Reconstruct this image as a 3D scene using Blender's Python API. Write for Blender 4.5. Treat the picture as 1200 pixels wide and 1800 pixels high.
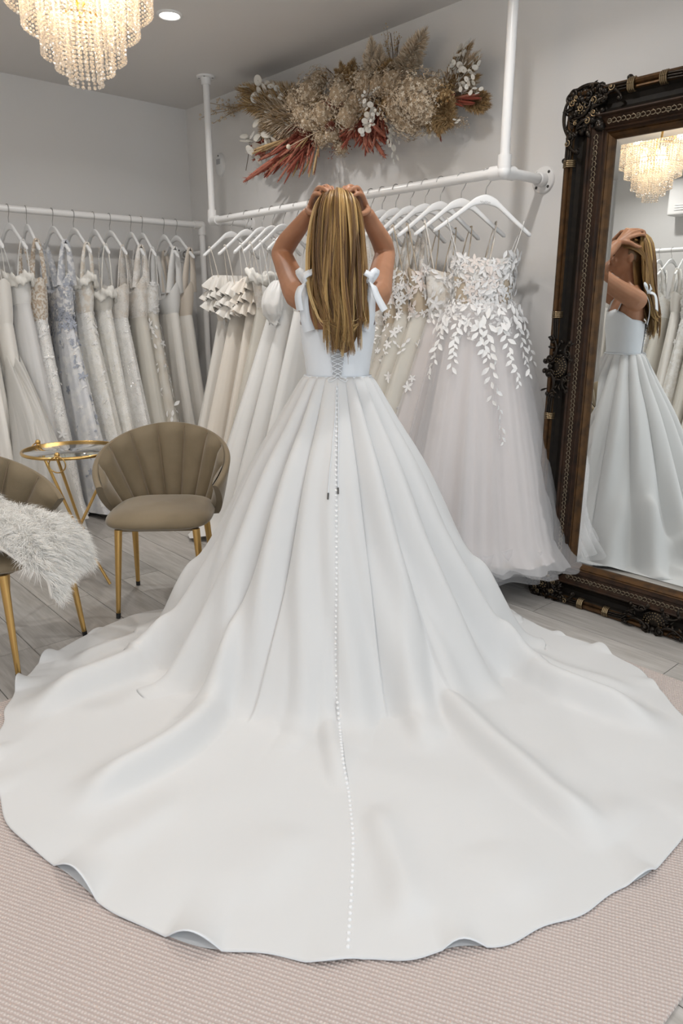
import bpy, math, random
import numpy as np
from mathutils import Vector, Matrix, Euler

for o in list(bpy.data.objects): bpy.data.objects.remove(o, do_unlink=True)
scene = bpy.context.scene
COL = scene.collection
PI = math.pi
rnd = random.Random(7)
R_ = math.radians

# ------------------------------------------------------------------ camera
FPX, PITCH, AZ, CAMH = 1250.0, R_(15.86), R_(48.25), 1.30
CX, CY = 5.06, -3.00                      # camera place in the room (back wall Y=0, left wall X=0)
CP, SP = math.cos(PITCH), math.sin(PITCH)
CA, SA = math.cos(AZ), math.sin(AZ)
cam_d = bpy.data.cameras.new('camera'); cam = bpy.data.objects.new('camera', cam_d); COL.objects.link(cam)
cam_d.sensor_fit = 'VERTICAL'; cam_d.sensor_height = 36.0; cam_d.lens = 36.0 * FPX / 1800.0
cam_d.clip_start = 0.05
cam.location = (CX, CY, CAMH); cam.rotation_euler = (PI/2 - PITCH, 0, AZ)
scene.camera = cam
# ------------------------------------------------------------------ view + world
vs = scene.view_settings
vs.view_transform = 'Standard'; vs.look = 'None'; vs.gamma = 1.0; vs.use_curve_mapping = False
vs.exposure = 0.23
world = bpy.data.worlds.new('world'); scene.world = world; world.use_nodes = True
bg = world.node_tree.nodes['Background']; bg.inputs[0].default_value = (0.80, 0.90, 1.0, 1); bg.inputs[1].default_value = 0.6
CEIL = 2.70
ROOM_X, ROOM_Y = 7.2, -5.0

def area(name, loc, rot, sx, sy, power, color=(1,1,1), spread=PI, shape='RECTANGLE'):
    d = bpy.data.lights.new(name, 'AREA'); d.shape = shape; d.size = sx
    if shape == 'RECTANGLE': d.size_y = sy
    d.energy = power; d.color = color; d.spread = spread
    o = bpy.data.objects.new(name, d); COL.objects.link(o); o.location = loc; o.rotation_euler = rot
    return o
# added area lamp for daylight, at the unseen shop window in the near wall (X = ROOM_X) 
area('window_fill_lamp', (ROOM_X - 0.06, -2.6, 1.45), (0, PI/2, 0), 2.3, 3.6, 34, (0.84, 0.93, 1.0))
DOWNLIGHTS = [(1.486, -0.944), (3.35, -0.944), (5.2, -0.944), (1.486, -2.7), (3.9, -2.75), (5.6, -2.7), (1.486, -4.3), (3.35, -4.3), (5.2, -4.3)]
DOWN_W = 7.0
for (x, y) in DOWNLIGHTS:
    area('downlight_beam', (x, y, CEIL - 0.022), (0, 0, 0), 0.09, 0.09, DOWN_W, (1.0, 0.98, 0.955), R_(150), 'DISK')

# ------------------------------------------------------------------ coordinates
def rf(R, F, z=0.0):                      # camera-right / camera-forward metres -> room
    return Vector((CX + CA*R - SA*F, CY + SA*R + CA*F, z))
def ray(px, py):
    a = (px - 600.0)/FPX; b = (900.0 - py)/FPX
    return a, CP + b*SP, -SP + b*CP       # right, forward, up per unit
def floor_rf(px, py, z=0.0):
    a, f, u = ray(px, py); s = (z - CAMH)/u
    return a*s, f*s
def at_F(px, py, F):                      # point at a forward distance
    a, f, u = ray(px, py); s = F/f
    return a*s, F, CAMH + u*s
def at_Y(px, py, Y):                      # point on a plane parallel to the back wall
    a, f, u = ray(px, py); dy = SA*a + CA*f; s = (Y - CY)/dy
    p = rf(a*s, f*s); p.z = CAMH + u*s; return p
def at_X(px, py, X):
    a, f, u = ray(px, py); dx = CA*a - SA*f; s = (X - CX)/dx
    p = rf(a*s, f*s); p.z = CAMH + u*s; return p

# ------------------------------------------------------------------ object helpers
def tag(o, label=None, cat=None, group=None, kind=None):
    if label: o['label'] = label
    if cat: o['category'] = cat
    if group: o['group'] = group
    if kind: o['kind'] = kind
    return o
def empty(name, loc=(0,0,0), rz=0.0, label=None, cat=None, group=None):
    o = bpy.data.objects.new(name, None); COL.objects.link(o)
    o.location = loc; o.rotation_euler = (0, 0, rz); o.empty_display_size = 0.1
    return tag(o, label, cat, group)
def link(name, me, mat=None, parent=None):
    o = bpy.data.objects.new(name, me); COL.objects.link(o)
    if mat and not me.materials: me.materials.append(mat)
    o.parent = parent
    return o
def inst(name, me, parent, loc, rot=(0,0,0), scale=1.0):
    o = bpy.data.objects.new(name, me); COL.objects.link(o); o.parent = parent
    if isinstance(loc, Matrix): o.matrix_local = loc
    else:
        o.location = loc; o.rotation_euler = rot
        o.scale = (scale,)*3 if not hasattr(scale, '__len__') else scale
    return o
def children(o): return [c for c in COL.objects if c.parent == o]
def copy_tree(o, parent=None):
    c = o.copy(); COL.objects.link(c); c.parent = parent
    for ch in children(o): copy_tree(ch, c)
    return c

class MB:
    """collects pieces; build() links them as one mesh"""
    def __init__(s): s.V = []; s.F = []; s.n = 0; s.A = []
    def add(s, v, f, shade=0.5):
        v = np.asarray(v, float).reshape(-1, 3); f = np.asarray(f, int)
        s.V.append(v); s.F.append(f + s.n); s.n += len(v)
        s.A.append(np.full(len(v), shade) if np.isscalar(shade) else np.asarray(shade, float)); return s
    def grid(s, P, cu=False, cv=False, shade=0.5, flip=False):
        P = np.asarray(P, float); nu, nv = P.shape[:2]
        iu = np.arange(nu if cu else nu-1); iv = np.arange(nv if cv else nv-1)
        U, Vv = np.meshgrid(iu, iv, indexing='ij'); U = U.ravel(); Vv = Vv.ravel()
        U1 = (U+1) % nu; V1 = (Vv+1) % nv
        f = np.stack([U*nv+Vv, U1*nv+Vv, U1*nv+V1, U*nv+V1], 1)
        if flip: f = f[:, ::-1]
        sh = shade if np.isscalar(shade) else np.asarray(shade).ravel()
        return s.add(P.reshape(-1, 3), f, sh)
    def tube(s, pts, r, n=8, caps=True, shade=0.5, flat=1.0, up=None):
        p = np.asarray(pts, float); m = len(p)
        r = np.full(m, r) if np.isscalar(r) else np.asarray(r, float)
        t = np.gradient(p, axis=0); t /= (np.linalg.norm(t, axis=1)[:, None] + 1e-12)
        ref = np.array(up, float) if up is not None else (np.array([0,0,1.0]) if abs(t[0][2]) < 0.9 else np.array([1.0,0,0]))
        a = np.cross(t[0], ref); a /= np.linalg.norm(a); rings = []
        ang = np.linspace(0, 2*PI, n, endpoint=False)
        for i in range(m):
            a = a - t[i]*np.dot(a, t[i]); a /= (np.linalg.norm(a)+1e-12); b = np.cross(t[i], a)
            rings.append(p[i] + r[i]*(np.cos(ang)[:, None]*a + flat*np.sin(ang)[:, None]*b))
        P = np.array(rings)
        s.grid(P, False, True, shade)
        if caps:
            for i, fl in ((0, 1), (m-1, 0)):
                base = s.n; s.add(np.vstack([P[i], p[i][None]]), [[(k+1) % n, k, n] if fl == 0 else [k, (k+1) % n, n] for k in range(n)], shade)
        return s
    def lathe(s, prof, n=24, c=(0,0,0), shade=0.5, sx=1.0, sy=1.0):
        a = np.linspace(0, 2*PI, n, endpoint=False)
        P = np.array([[(c[0]+r*math.cos(t)*sx, c[1]+r*math.sin(t)*sy, c[2]+z) for t in a] for r, z in prof])
        return s.grid(P, False, True, shade, flip=True)
    def ball(s, c, r, n=10, m=7, shade=0.5):
        r = (r, r, r) if np.isscalar(r) else r
        P = [[(c[0]+r[0]*math.sin(v)*math.cos(t), c[1]+r[1]*math.sin(v)*math.sin(t), c[2]+r[2]*math.cos(v)) for t in np.linspace(0, 2*PI, n, endpoint=False)] for v in np.linspace(1e-3, PI-1e-3, m)]
        return s.grid(P, False, True, shade)
    def box(s, c, d, M=None, shade=0.5):
        c = np.array(c, float); d = np.array(d, float)/2
        v = np.array([(x, y, z) for x in (-1, 1) for y in (-1, 1) for z in (-1, 1)], float)*d + c
        if M is not None: v = np.array([M @ Vector(q) for q in v])
        return s.add(v, [[0,1,3,2],[4,6,7,5],[0,4,5,1],[2,3,7,6],[0,2,6,4],[1,5,7,3]], shade)
    def many(s, v, f, mats, shades=None):
        v = np.asarray(v, float); f = np.asarray(f, int); M = np.asarray(mats, float)     # M: (k,3,4)
        k, n = len(M), len(v)
        W = np.einsum('kij,nj->kni', M[:, :, :3], v) + M[:, None, :, 3]
        F = (f[None] + (np.arange(k)*n)[:, None, None]).reshape(-1, f.shape[1])
        sh = 0.5 if shades is None else np.repeat(np.asarray(shades), n)
        return s.add(W.reshape(-1, 3), F, sh)
    def mesh(s, name, smooth=True, shade=False):
        me = bpy.data.meshes.new(name)
        V = np.vstack(s.V); me.vertices.add(len(V)); me.vertices.foreach_set('co', V.ravel())
        li = np.concatenate([f.ravel() for f in s.F]); cnt = np.concatenate([np.full(len(f), f.shape[1]) for f in s.F])
        me.loops.add(len(li)); me.loops.foreach_set('vertex_index', li.astype(np.int32))
        me.polygons.add(len(cnt)); me.polygons.foreach_set('loop_start', np.concatenate([[0], np.cumsum(cnt)[:-1]]).astype(np.int32))
        me.polygons.foreach_set('use_smooth', np.full(len(cnt), smooth))
        me.update(calc_edges=True)
        if shade:
            at = me.attributes.new('shade', 'FLOAT', 'POINT'); at.data.foreach_set('value', np.concatenate(s.A).astype(np.float32))
        return me
    def build(s, name, mat, parent=None, smooth=True, shade=False):
        return link(name, s.mesh(name, smooth, shade), mat, parent)
def bevel(o, w=0.004, seg=2):
    m = o.modifiers.new('bevel', 'BEVEL'); m.width = w; m.segments = seg; m.limit_method = 'ANGLE'; return o
def xform(loc, zdir, xdir=None, scale=1.0, roll=0.0):
    """3x4 matrix whose local z points along zdir"""
    z = np.asarray(zdir, float); z = z/(np.linalg.norm(z)+1e-9)
    x = np.asarray(xdir, float) if xdir is not None else (np.array([0,0,1.0]) if abs(z[2]) < 0.9 else np.array([1.0,0,0]))
    x = x - z*np.dot(x, z); x /= (np.linalg.norm(x)+1e-9); y = np.cross(z, x)
    if roll: x, y = math.cos(roll)*x + math.sin(roll)*y, -math.sin(roll)*x + math.cos(roll)*y
    sc = np.array([scale]*3 if np.isscalar(scale) else scale, float)
    return np.column_stack([x*sc[0], y*sc[1], z*sc[2], np.asarray(loc, float)])
def m4(M): 
    r = Matrix.Identity(4)
    for i in range(3):
        for j in range(4): r[i][j] = M[i][j]
    return r
def bez(pts, n=16):
    """Catmull-Rom through points"""
    p = np.asarray(pts, float); p = np.vstack([2*p[0]-p[1], p, 2*p[-1]-p[-2]]); out = []
    m = len(p)-3
    for q in np.linspace(0, m-1e-6, n):
        i = int(q); t = q-i; a, b, c, d = p[i:i+4]
        out.append(0.5*((2*b)+(-a+c)*t+(2*a-5*b+4*c-d)*t*t+(-a+3*b-3*c+d)*t**3))
    return np.array(out)
def smooth01(x): x = np.clip(x, 0, 1); return x*x*(3-2*x)

# ------------------------------------------------------------------ materials
def mat(name, col, rough=0.5, metal=0.0, sheen=0.0, noise=None, bump=None, coat=0.0, spec=0.5, sss=0.0, trans=0.0, rand=0.0, emit=None, alpha=1.0):
    m = bpy.data.materials.new(name); m.use_nodes = True; nt = m.node_tree; N = nt.nodes; L = nt.links
    b = N['Principled BSDF']
    b.inputs['Base Color'].default_value = (*col, 1); b.inputs['Roughness'].default_value = rough; b.inputs['Metallic'].default_value = metal
    b.inputs['Specular IOR Level'].default_value = spec
    if sheen: b.inputs['Sheen Weight'].default_value = sheen; b.inputs['Sheen Roughness'].default_value = 0.4
    if coat: b.inputs['Coat Weight'].default_value = coat
    if sss: b.inputs['Subsurface Weight'].default_value = sss; b.inputs['Subsurface Radius'].default_value = (0.02, 0.008, 0.005)
    if trans: b.inputs['Transmission Weight'].default_value = trans
    if emit: b.inputs['Emission Color'].default_value = (*emit[0], 1); b.inputs['Emission Strength'].default_value = emit[1]
    if alpha < 1: b.inputs['Alpha'].default_value = alpha
    tc = N.new('ShaderNodeTexCoord')
    colsock = None
    if noise:                              # (scale, second colour, stretch, contrast lo, hi)
        mp = N.new('ShaderNodeMapping'); L.new(tc.outputs['Object'], mp.inputs[0]); mp.inputs['Scale'].default_value = noise[2] if len(noise) > 2 else (1,1,1)
        nz = N.new('ShaderNodeTexNoise'); nz.inputs['Scale'].default_value = noise[0]; nz.inputs['Detail'].default_value = 5; L.new(mp.outputs[0], nz.inputs['Vector'])
        cr = N.new('ShaderNodeValToRGB'); cr.color_ramp.elements[0].position = noise[3] if len(noise) > 3 else 0.35; cr.color_ramp.elements[1].position = noise[4] if len(noise) > 4 else 0.65
        cr.color_ramp.elements[0].color = (*col, 1); cr.color_ramp.elements[1].color = (*noise[1], 1)
        L.new(nz.outputs[0], cr.inputs[0]); colsock = cr.outputs[0]
    if rand:
        oi = N.new('ShaderNodeObjectInfo'); mr = N.new('ShaderNodeMapRange'); L.new(oi.outputs['Random'], mr.inputs[0]); mr.inputs[3].default_value = 1-rand; mr.inputs[4].default_value = 1+rand
        mx = N.new('ShaderNodeVectorMath'); mx.operation = 'SCALE'; L.new(mr.outputs[0], mx.inputs['Scale'])
        if colsock: L.new(colsock, mx.inputs[0])
        else: mx.inputs[0].default_value = col
        colsock = mx.outputs[0]
    if colsock: L.new(colsock, b.inputs['Base Color'])
    if bump:                               # (scale, strength, stretch)
        mp2 = N.new('ShaderNodeMapping'); L.new(tc.outputs['Object'], mp2.inputs[0]); mp2.inputs['Scale'].default_value = bump[2] if len(bump) > 2 else (1,1,1)
        n2 = N.new('ShaderNodeTexNoise'); n2.inputs['Scale'].default_value = bump[0]; n2.inputs['Detail'].default_value = 4; L.new(mp2.outputs[0], n2.inputs['Vector'])
        bp = N.new('ShaderNodeBump'); bp.inputs['Strength'].default_value = bump[1]; bp.inputs['Distance'].default_value = 0.01
        L.new(n2.outputs[0], bp.inputs['Height']); L.new(bp.outputs[0], b.inputs['Normal'])
    return m
def shade_mat(name, stops, rough=0.6, spec=0.3, sheen=0.0, transl=0.0):
    """colour from the per-piece 'shade' attribute (natural variation of strands / petals, plus shading painted into the hair)"""
    m = bpy.data.materials.new(name); m.use_nodes = True; nt = m.node_tree; N = nt.nodes; L = nt.links; b = N['Principled BSDF']
    a = N.new('ShaderNodeAttribute'); a.attribute_name = 'shade'; cr = N.new('ShaderNodeValToRGB'); e = cr.color_ramp.elements
    e[0].position, e[0].color = stops[0][0], (*stops[0][1], 1); e[1].position, e[1].color = stops[-1][0], (*stops[-1][1], 1)
    for p, c in stops[1:-1]: q = e.new(p); q.color = (*c, 1)
    L.new(a.outputs['Fac'], cr.inputs[0]); L.new(cr.outputs[0], b.inputs['Base Color'])
    b.inputs['Roughness'].default_value = rough; b.inputs['Specular IOR Level'].default_value = spec
    if sheen: b.inputs['Sheen Weight'].default_value = sheen
    return m
def tulle_mat(name, col, opac, sparkle=0.0):
    m = bpy.data.materials.new(name); m.use_nodes = True; nt = m.node_tree; N = nt.nodes; L = nt.links
    N.remove(N['Principled BSDF']); out = N['Material Output']
    t = N.new('ShaderNodeBsdfTransparent'); d = N.new('ShaderNodeBsdfDiffuse'); d.inputs[0].default_value = (*col, 1)
    tl = N.new('ShaderNodeBsdfTranslucent'); tl.inputs[0].default_value = (*col, 1)
    m1 = N.new('ShaderNodeMixShader'); m1.inputs[0].default_value = 0.35; L.new(d.outputs[0], m1.inputs[1]); L.new(tl.outputs[0], m1.inputs[2])
    m2 = N.new('ShaderNodeMixShader'); m2.inputs[0].default_value = opac; L.new(t.outputs[0], m2.inputs[1]); L.new(m1.outputs[0], m2.inputs[2])
    L.new(m2.outputs[0], out.inputs[0]); return m
def sparkle_mat(name, col, col2, scale=90, dens=0.22, rough=0.55, pat=None):
    """fabric sewn with beads: small glossy dots on a soft cloth, over a blurred pattern of lace motifs"""
    m = mat(name, col, rough, sheen=0.2); nt = m.node_tree; N = nt.nodes; L = nt.links; b = N['Principled BSDF']
    tc = N.new('ShaderNodeTexCoord')
    vo = N.new('ShaderNodeTexVoronoi'); vo.inputs['Scale'].default_value = scale; L.new(tc.outputs['Object'], vo.inputs['Vector'])
    lt = N.new('ShaderNodeMath'); lt.operation = 'LESS_THAN'; lt.inputs[1].default_value = dens; L.new(vo.outputs['Distance'], lt.inputs[0])
    nz = N.new('ShaderNodeTexNoise'); nz.inputs['Scale'].default_value = pat[0] if pat else 14; nz.inputs['Detail'].default_value = 6; L.new(tc.outputs['Object'], nz.inputs['Vector'])
    cr = N.new('ShaderNodeValToRGB'); cr.color_ramp.elements[0].position = 0.44; cr.color_ramp.elements[1].position = 0.56
    cr.color_ramp.elements[0].color = (*col, 1); cr.color_ramp.elements[1].color = (*col2, 1); L.new(nz.outputs[0], cr.inputs[0])
    mx = N.new('ShaderNodeMix'); mx.data_type = 'RGBA'; L.new(lt.outputs[0], mx.inputs['Factor']); L.new(cr.outputs[0], mx.inputs['A']); mx.inputs['B'].default_value = (0.95, 0.94, 0.92, 1)
    L.new(mx.outputs['Result'], b.inputs['Base Color'])
    mm = N.new('ShaderNodeMath'); mm.operation = 'MULTIPLY'; L.new(lt.outputs[0], mm.inputs[0]); mm.inputs[1].default_value = 0.75; L.new(mm.outputs[0], b.inputs['Metallic'])
    r2 = N.new('ShaderNodeMapRange'); L.new(lt.outputs[0], r2.inputs[0]); r2.inputs[3].default_value = rough; r2.inputs[4].default_value = 0.22; L.new(r2.outputs[0], b.inputs['Roughness'])
    bp = N.new('ShaderNodeBump'); bp.inputs['Strength'].default_value = 0.6; bp.inputs['Distance'].default_value = 0.004
    ad = N.new('ShaderNodeMath'); ad.operation = 'ADD'; L.new(lt.outputs[0], ad.inputs[0]); L.new(nz.outputs[0], ad.inputs[1]); L.new(ad.outputs[0], bp.inputs['Height']); L.new(bp.outputs[0], b.inputs['Normal'])
    return m

M_wall = mat('wall_paint', (0.80, 0.785, 0.77), 0.75, bump=(60, 0.03))
M_ceil = mat('ceiling_paint', (0.76, 0.735, 0.71), 0.8)
M_white = mat('white_gloss_paint', (0.86, 0.86, 0.85), 0.35)
M_trim = mat('trim_paint', (0.85, 0.85, 0.84), 0.45)
M_pipe = mat('white_pipe', (0.88, 0.87, 0.86), 0.3)
M_hole = mat('dark_screw_hole', (0.06, 0.055, 0.05), 0.7)
M_hang = mat('hanger_white_lacquer', (0.90, 0.90, 0.90), 0.3)
M_steel = mat('hook_steel', (0.42, 0.41, 0.40), 0.3, 1.0)
M_plank = mat('grey_oak_plank', (0.36, 0.335, 0.31), 0.42, noise=(5, (0.50, 0.475, 0.45), (1.2, 14, 14), 0.3, 0.7), rand=0.10, bump=(10, 0.06, (1, 16, 16)))
M_sub = mat('floor_joint', (0.20, 0.185, 0.17), 0.8)
M_gold = mat('brushed_brass', (0.66, 0.43, 0.16), 0.28, 1.0)
M_blackcap = mat('black_rubber', (0.02, 0.02, 0.02), 0.5)
M_glass = mat('clear_glass', (0.95, 0.98, 0.97), 0.02, trans=1.0)
# ================================================================== STRUCTURE
def plane_box(name, c, d, m):
    mb = MB(); mb.box(c, d); o = mb.build(name, m, None, False); o['kind'] = 'structure'; return o
T = 0.12
floor = plane_box('floor', (ROOM_X/2, ROOM_Y/2, -0.056), (ROOM_X + 2*T, -ROOM_Y + 2*T, 0.1), M_sub)
# planks laid along the back wall, staggered
pw, pl = 0.20, 1.2
pm = MB(); pm.box((0, 0, 0), (pl - 0.003, pw - 0.003, 0.012)); plank_me = pm.mesh('plank', False); plank_me.materials.append(M_plank)
k = 0
for j in range(25):
    x = -rnd.uniform(0, 1.1)
    while x < ROOM_X:
        x0, x1 = max(x, 0.0), min(x + pl, ROOM_X)
        if x1 - x0 > 0.05:
            o = inst('plank', plank_me, floor, ((x0+x1)/2, -0.1 - j*pw, -0.006), (0, 0, 0), ((x1-x0)/pl, 1, 1))
        x += pl
plane_box('wall_back', (ROOM_X/2, T/2, CEIL/2), (ROOM_X + 2*T, T, CEIL), M_wall)
plane_box('wall_left', (-T/2, ROOM_Y/2, CEIL/2), (T, -ROOM_Y, CEIL), M_wall)
plane_box('wall_front', (ROOM_X/2, ROOM_Y - T/2, CEIL/2), (ROOM_X + 2*T, T, CEIL), M_wall)
# near wall with an unseen shop window, added to account for the daylight
wy0, wy1, wz0, wz1 = -4.5, -0.7, 0.25, 2.6
mb = MB(); xw = ROOM_X + T/2
mb.box((xw, (ROOM_Y+wy0)/2, CEIL/2), (T, wy0-ROOM_Y, CEIL)); mb.box((xw, wy1/2, CEIL/2), (T, -wy1, CEIL))
mb.box((xw, (wy0+wy1)/2, wz0/2), (T, wy1-wy0, wz0)); mb.box((xw, (wy0+wy1)/2, (wz1+CEIL)/2), (T, wy1-wy0, CEIL-wz1))
o = mb.build('wall_right', M_wall, None, False); o['kind'] = 'structure'
win = empty('window_1', (ROOM_X + 0.06, (wy0+wy1)/2, wz0)); win['kind'] = 'structure'
hh, ww = wz1-wz0, wy1-wy0
for (y, z, dy, dz) in ((0, 0.03, ww, 0.06), (0, hh-0.03, ww, 0.06), (-ww/2+0.03, hh/2, 0.06, hh), (ww/2-0.03, hh/2, 0.06, hh), (-ww/6, hh/2, 0.05, hh), (ww/6, hh/2, 0.05, hh)):
    mb = MB(); mb.box((0, y, z), (0.06, dy, dz)); mb.build('window_frame', M_trim, win, False)
for k in range(3):
    mb = MB(); mb.box((0, (k-1)*ww/3, hh/2), (0.006, ww/3-0.06, hh-0.12)); mb.build('pane', M_glass, win, False)
plane_box('ceiling', (ROOM_X/2, ROOM_Y/2, CEIL + 0.05), (ROOM_X + 2*T, -ROOM_Y + 2*T, 0.1), M_ceil)
for nm, c, d in (('baseboard_back', (ROOM_X/2, -0.008, 0.05), (ROOM_X, 0.016, 0.10)), ('baseboard_left', (0.008, ROOM_Y/2, 0.05), (0.016, -ROOM_Y - 0.05, 0.10)), ('baseboard_front', (ROOM_X/2, ROOM_Y + 0.008, 0.05), (ROOM_X - 0.1, 0.016, 0.10))):
    bevel(plane_box(nm, c, d, M_trim), 0.004)

# ------------------------------------------------------------------ downlights
M_lamp = mat('lamp_face', (1, 1, 1), 0.5, emit=((1.0, 0.95, 0.88), 14))
def ring_mesh():
    mb = MB(); mb.lathe([(0.046, 0.0), (0.048, -0.008), (0.056, -0.011), (0.062, -0.006), (0.063, 0.0)], 28); return mb
for i, (x, y) in enumerate(DOWNLIGHTS):
    lab = 'small round recessed ceiling downlight glowing white beside the chandelier' if i == 0 else None
    d = empty('downlight', (x, y, CEIL), 0, lab or 'recessed round ceiling downlight outside the view overhead', 'ceiling light', 'recessed downlights')
    ring_mesh().build('trim_ring', M_white, d)
    mb = MB(); mb.lathe([(0.0005, -0.004), (0.046, -0.003)], 24); mb.build('lens', M_lamp, d)

# ------------------------------------------------------------------ rug
rug_x0, rug_x1, rug_y1, rug_y0 = CX - 2.39, CX - 0.36, -0.55, -3.75
def rug_mat():
    m = mat('pink_beige_weave', (0.62, 0.52, 0.48), 0.9, sheen=0.3); nt = m.node_tree; N = nt.nodes; L = nt.links; b = N['Principled BSDF']
    tc = N.new('ShaderNodeTexCoord'); mp = N.new('ShaderNodeMapping'); mp.inputs['Rotation'].default_value = (0, 0, R_(62)); L.new(tc.outputs['Object'], mp.inputs[0])
    def wave(sc, axis):
        w = N.new('ShaderNodeTexWave'); w.bands_direction = axis; w.inputs['Scale'].default_value = sc; w.inputs['Distortion'].default_value = 1.2; w.inputs['Detail'].default_value = 2; w.inputs['Detail Scale'].default_value = 3
        L.new(mp.outputs[0], w.inputs['Vector']); return w
    w1 = wave(34, 'X'); w2 = wave(42, 'Y')
    mu = N.new('ShaderNodeMath'); mu.operation = 'MULTIPLY'; L.new(w1.outputs['Fac'], mu.inputs[0]); L.new(w2.outputs['Fac'], mu.inputs[1])
    ad = N.new('ShaderNodeMath'); ad.operation = 'MULTIPLY_ADD'; L.new(w1.outputs['Fac'], ad.inputs[0]); ad.inputs[1].default_value = 0.6; L.new(mu.outputs[0], ad.inputs[2])
    cr = N.new('ShaderNodeValToRGB'); cr.color_ramp.elements[0].color = (0.50, 0.40, 0.365, 1); cr.color_ramp.elements[1].color = (0.72, 0.63, 0.585, 1); cr.color_ramp.elements[1].position = 1.1 if False else 1.0
    L.new(ad.outputs[0], cr.inputs[0]); L.new(cr.outputs[0], b.inputs['Base Color'])
    bp = N.new('ShaderNodeBump'); bp.inputs['Strength'].default_value = 0.6; bp.inputs['Distance'].default_value = 0.006; L.new(ad.outputs[0], bp.inputs['Height']); L.new(bp.outputs[0], b.inputs['Normal'])
    return m
mb = MB(); mb.box((0, 0, 0.006), (rug_x1-rug_x0, rug_y1-rug_y0, 0.012)); rug = mb.build('rug', rug_mat(), None, False)
rug.location = ((rug_x0+rug_x1)/2, (rug_y0+rug_y1)/2, 0); bevel(rug, 0.005)
tag(rug, 'flat woven blush beige rug lying under the white bridal train', 'rug')

# ------------------------------------------------------------------ clothes rails
RAIL_Y, RAIL_Z = -0.30, 1.862
LRAIL_X, LRAIL_Z = 0.30, 1.885
PR = 0.021
def pipe(parent, name, a, b, r=PR): 
    mb = MB(); mb.tube([a, b], r, 16); return mb.build(name, M_pipe, parent)
def flange(parent, c, n):
    """round wall plate with three screw holes"""
    mb = MB(); mb.lathe([(0.0005, 0.010), (0.05, 0.010), (0.056, 0.007), (0.057, 0.0)], 28)
    mb.lathe([(0.030, 0.010), (0.030, 0.045), (0.022, 0.048)], 20)
    o = mb.build('wall_flange', M_pipe, parent); o.matrix_local = m4(xform(c, n))
    for k in range(4):
        q = MB(); a = PI/4 + k*PI/2; q.lathe([(0.0005, 0.0112), (0.0065, 0.0110)], 10, (0.043*math.cos(a), 0.043*math.sin(a), 0)); q.build('screw_hole', M_hole, o)
def knuckle(parent, c, dirs, r=0.031):
    mb = MB(); mb.ball(c, r, 16, 10)
    for d in dirs:
        e = np.array(c) + np.array(d)*0.065; mb.tube([c, e], r*0.93, 16)
    mb.build('pipe_joint', M_pipe, parent)
xb0, xb1 = 0.765, 3.065
rb = empty('clothes_rail', (0, 0, 0), 0, 'long white pipe clothes rail along the wall under the dried flowers', 'clothes rail')
pipe(rb, 'rail', (xb0, RAIL_Y, RAIL_Z), (xb1, RAIL_Y, RAIL_Z))
for x, s in ((xb0, 1), (xb1, -1)):
    pipe(rb, 'post', (x, RAIL_Y, RAIL_Z), (x, RAIL_Y, CEIL - 0.01)); pipe(rb, 'arm', (x, RAIL_Y, RAIL_Z), (x, -0.01, RAIL_Z))
    knuckle(rb, (x, RAIL_Y, RAIL_Z), [(s, 0, 0), (0, 0, 1), (0, 1, 0)])
    flange(rb, (x, 0, RAIL_Z), (0, -1, 0)); flange(rb, (x, RAIL_Y, CEIL), (0, 0, -1))
rl = empty('clothes_rail', (0, 0, 0), 0, 'white pipe clothes rail on the left wall, full of gowns', 'clothes rail')
yl0, yl1 = -3.1, -0.10
pipe(rl, 'rail', (LRAIL_X, yl0, LRAIL_Z), (LRAIL_X, yl1, LRAIL_Z))
for y, s in ((yl1, -1), (yl0, 1)):
    pipe(rl, 'post', (LRAIL_X, y, 0.012), (LRAIL_X, y, LRAIL_Z)); knuckle(rl, (LRAIL_X, y, LRAIL_Z), [(0, s, 0), (0, 0, -1)], 0.029)
    pipe(rl, 'arm', (LRAIL_X, y, 1.70), (0.01, y, 1.70), 0.016)
    flange(rl, (LRAIL_X, y, 0.0), (0, 0, 1)); flange(rl, (0, y, 1.70), (1, 0, 0))
OY = -4.62
ro = empty('clothes_rail', (0, 0, 0), 0, 'white clothes rail seen only in the mirror behind the bride', 'clothes rail')
pipe(ro, 'rail', (0.75, OY, RAIL_Z), (2.35, OY, RAIL_Z))
for x, s in ((0.75, 1), (2.35, -1)):
    pipe(ro, 'post', (x, OY, RAIL_Z), (x, OY, CEIL - 0.01)); pipe(ro, 'arm', (x, OY, RAIL_Z), (x, ROOM_Y + 0.01, RAIL_Z)); knuckle(ro, (x, OY, RAIL_Z), [(s, 0, 0), (0, 0, 1), (0, -1, 0)])
    flange(ro, (x, ROOM_Y, RAIL_Z), (0, 1, 0)); flange(ro, (x, OY, CEIL), (0, 0, -1))
# air conditioner on the far wall, seen in the mirror
ac = empty('air_conditioner', (2.0, ROOM_Y + 0.002, 2.2), 0, 'white wall box above the gowns, seen only in the mirror', 'air conditioner')
mb = MB(); mb.box((0, 0.10, 0.17), (0.95, 0.2, 0.34)); bevel(mb.build('casing', M_wall, ac, False), 0.02, 3)
for k in range(3):
    mb = MB(); mb.box((0, 0.203, 0.05 + k*0.022), (0.8, 0.008, 0.008)); mb.build('louvre', M_trim, ac, False)

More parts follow.
